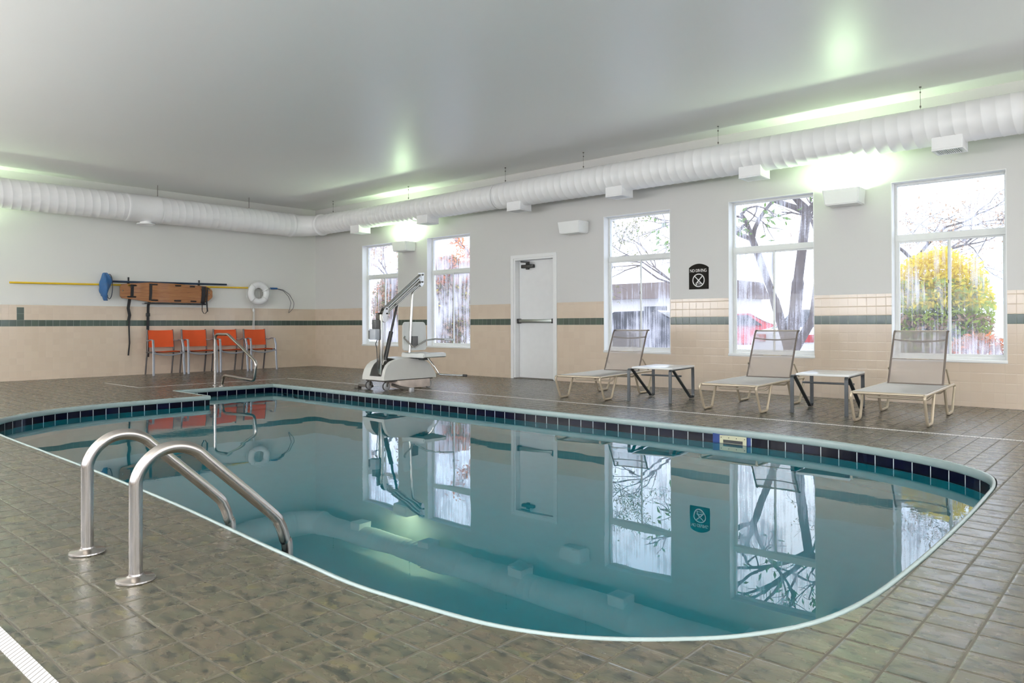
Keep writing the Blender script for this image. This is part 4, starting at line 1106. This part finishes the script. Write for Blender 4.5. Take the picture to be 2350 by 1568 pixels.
tree('maple_tree', 'brown tree trunk with orange leaves outside the second window', (.4, 5.0, -.12), [((0, 0, 0), (.05, 0, 1.0), (.2, .1, 2.1), 1.0)], .10, 31, LF['orange'], 4, 900, .07, .75, .8)
tree('maple_tree', 'bare brown tree outside the leftmost window', (-2.9, 4.6, -.12), [((0, 0, 0), (-.1, 0, 1.2), (-.1, .1, 2.2), .9)], .09, 37, LF['brown'], 4, 500, .07, .75, .8)
def shrub(name, label, loc, rad, mats, n, seed, lsize=.06):
    rnd = random.Random(seed); root = thing(name, label, 'shrub', loc)
    bm = bmesh.new()
    for _ in range(26):
        e = Vector((rnd.gauss(0, rad[0]*.4), rnd.gauss(0, rad[1]*.4), rnd.uniform(.5, 1.0)*rad[2]*1.5))
        sweep(bm, [Vector((0, 0, 0)), e*.5+Vector((0, 0, .1)), e], lambda t: circ(.012*(1-.6*t)+.002, 5))
    obj('stems', bm, bark, root)
    for key, zlo, zhi, fr in mats:
        bm = bmesh.new(); pts = []
        while len(pts) < int(n*fr):
            v = Vector((rnd.uniform(-1, 1), rnd.uniform(-1, 1), rnd.uniform(0, 1)))
            rr_ = (v.x**2+v.y**2+(v.z*2-1)**2)
            if rr_ < 1.0+.25*noise.noise(v*3) and zlo <= v.z <= zhi: pts.append(Vector((v.x*rad[0], v.y*rad[1], v.z*rad[2]*2)))
        leaves(bm, pts, lsize, rnd); obj('foliage', bm, LF[key], root, smooth=False)
shrub('shrub', 'tall yellow and green autumn shrub outside the rightmost window', (11.45, 5.2, -.12), (.85, .6, 1.2), (('yellow', .55, 1, .40), ('ygreen', .25, .75, .34), ('green', .0, .4, .12), ('brown', 0, .5, .26)), 11000, 3)
shrub('shrub', 'low red brown shrub below the yellow one outside the rightmost window', (12.35, 3.6, -.12), (.5, .4, .45), (('brown', 0, 1, .7), ('orange', 0, 1, .3)), 2600, 4, .05)
shrub('shrub', 'brown hedge bush outside the leftmost window', (-7.8, 8.8, -.12), (1.3, .8, 1.55), (('brown', 0, 1, .65), ('orange', 0, 1, .08), ('olive', 0, 1, .25)), 13000, 6, .08)
shrub('shrub', 'olive and brown bush outside the second window', (-4.6, 8.4, -.12), (1.5, .9, 1.75), (('olive', 0, 1, .4), ('brown', 0, 1, .5), ('yellow', .3, .7, .05), ('orange', .7, 1, .2)), 15000, 8, .08)
tag(obj('grass_verge', B_((9.5, 4.6, -.12), (16, 8.5, -.10)), LF['grass'], smooth=False), 'strip of green grass outside the rightmost window', 'grass', kind='stuff')
glassd = simple('dark_car_glass', (.03, .035, .04), .1)
def car(label, loc, rz, col, seed):
    t = thing('parked_car', label, 'car', loc, rz, 'parked cars outside')
    paint = simple('car_paint_%d' % seed, col, .2, coat=.6, var=.01)
    side = [(-2.2, .25), (-2.22, .62), (-2.1, .88), (-1.35, .98), (-.75, 1.40), (.55, 1.43), (1.15, 1.02), (2.0, .85), (2.2, .6), (2.2, .28)]
    bm = bmesh.new(); prism(side, -.85, .85, 'y', .06, bm)
    for v in bm.verts:
        if v.co.z > 1.0: v.co.y *= .80
    obj('body', bm, paint, t)
    for s in (1, -1):
        bm = bmesh.new(); prism([(-1.22, .98), (-.72, 1.34), (.50, 1.37), (1.0, 1.0)], s*.72, s*.86, 'y', 0, bm)
        obj('side_window', bm, glassd, t, smooth=False)
        for x in (-1.35, 1.35):
            wh = obj('wheel', lathe([(.20, -.11), (.31, -.10), (.33, 0), (.31, .10), (.20, .11)], 24, 'y', center=(x, s*.78, .33)), M['rubber'], t)
            obj('hub', lathe([(.19, -.02), (.17, .03)], 16, 'y', center=(x, s*.88, .33)), M['caster'], wh)
    for a, b in (((-1.40, 1.0), (-.80, 1.37)), ((1.16, 1.04), (.62, 1.39))):
        bm = bmesh.new(); sx = -1 if a[0] < 0 else 1
        vs = [bm.verts.new((a[0]+sx*.015, -.74, a[1])), bm.verts.new((a[0]+sx*.015, .74, a[1])), bm.verts.new((b[0]+sx*.015, .62, b[1])), bm.verts.new((b[0]+sx*.015, -.62, b[1]))]
        bm.faces.new(vs); bmesh.ops.solidify(bm, geom=list(bm.faces), thickness=.01); obj('windscreen', bm, glassd, t, smooth=False)
    bm = bmesh.new(); box(bm, (2.13, -.75, .58), (2.22, -.45, .72), .02); box(bm, (2.13, .45, .58), (2.22, .75, .72), .02); obj('headlight', bm, M['sign_white'], t)
    bm = bmesh.new(); box(bm, (-2.25, -.75, .66), (-2.15, -.45, .82), .02); box(bm, (-2.25, .45, .66), (-2.15, .75, .82), .02); obj('tail_light', bm, simple('tail_light_red', (.5, .02, .02), .3), t)
car('white car seen through the right pane of the fourth window', (8.9, 8.2, -.12), R(75), (.75, .75, .77), 1)
car('red car seen through the left pane of the fourth window', (2.2, 17.0, -.12), R(20), (.55, .03, .04), 2)
car('dark car seen low through the third window', (3.2, 9.0, -.12), R(10), (.05, .055, .07), 3)
car('pale silver car farther off through the third window', (-5.5, 21.0, -.12), R(10), (.6, .6, .63), 4)
bl = thing('distant_building', 'long low pale building with a dark brown roof band far outside the windows', 'building', (-14, 40, -.12))
obj('wall', B_((-26, 0, 0), (4, 8, 3.0)), simple('pale_render', (.6, .57, .55), .8), bl, smooth=False)
obj('roof', prism([(-.6, 3.0), (8.6, 3.0), (7.2, 4.3), (.8, 4.3)], -26.5, 4.5, 'x'), simple('brown_roof', (.12, .085, .07), .8), bl, smooth=False)
for k in range(5): obj('window', B_((-24+5.5*k, -.05, 1.0), (-22+5.5*k, .05, 2.4)), glassd, bl, smooth=False)
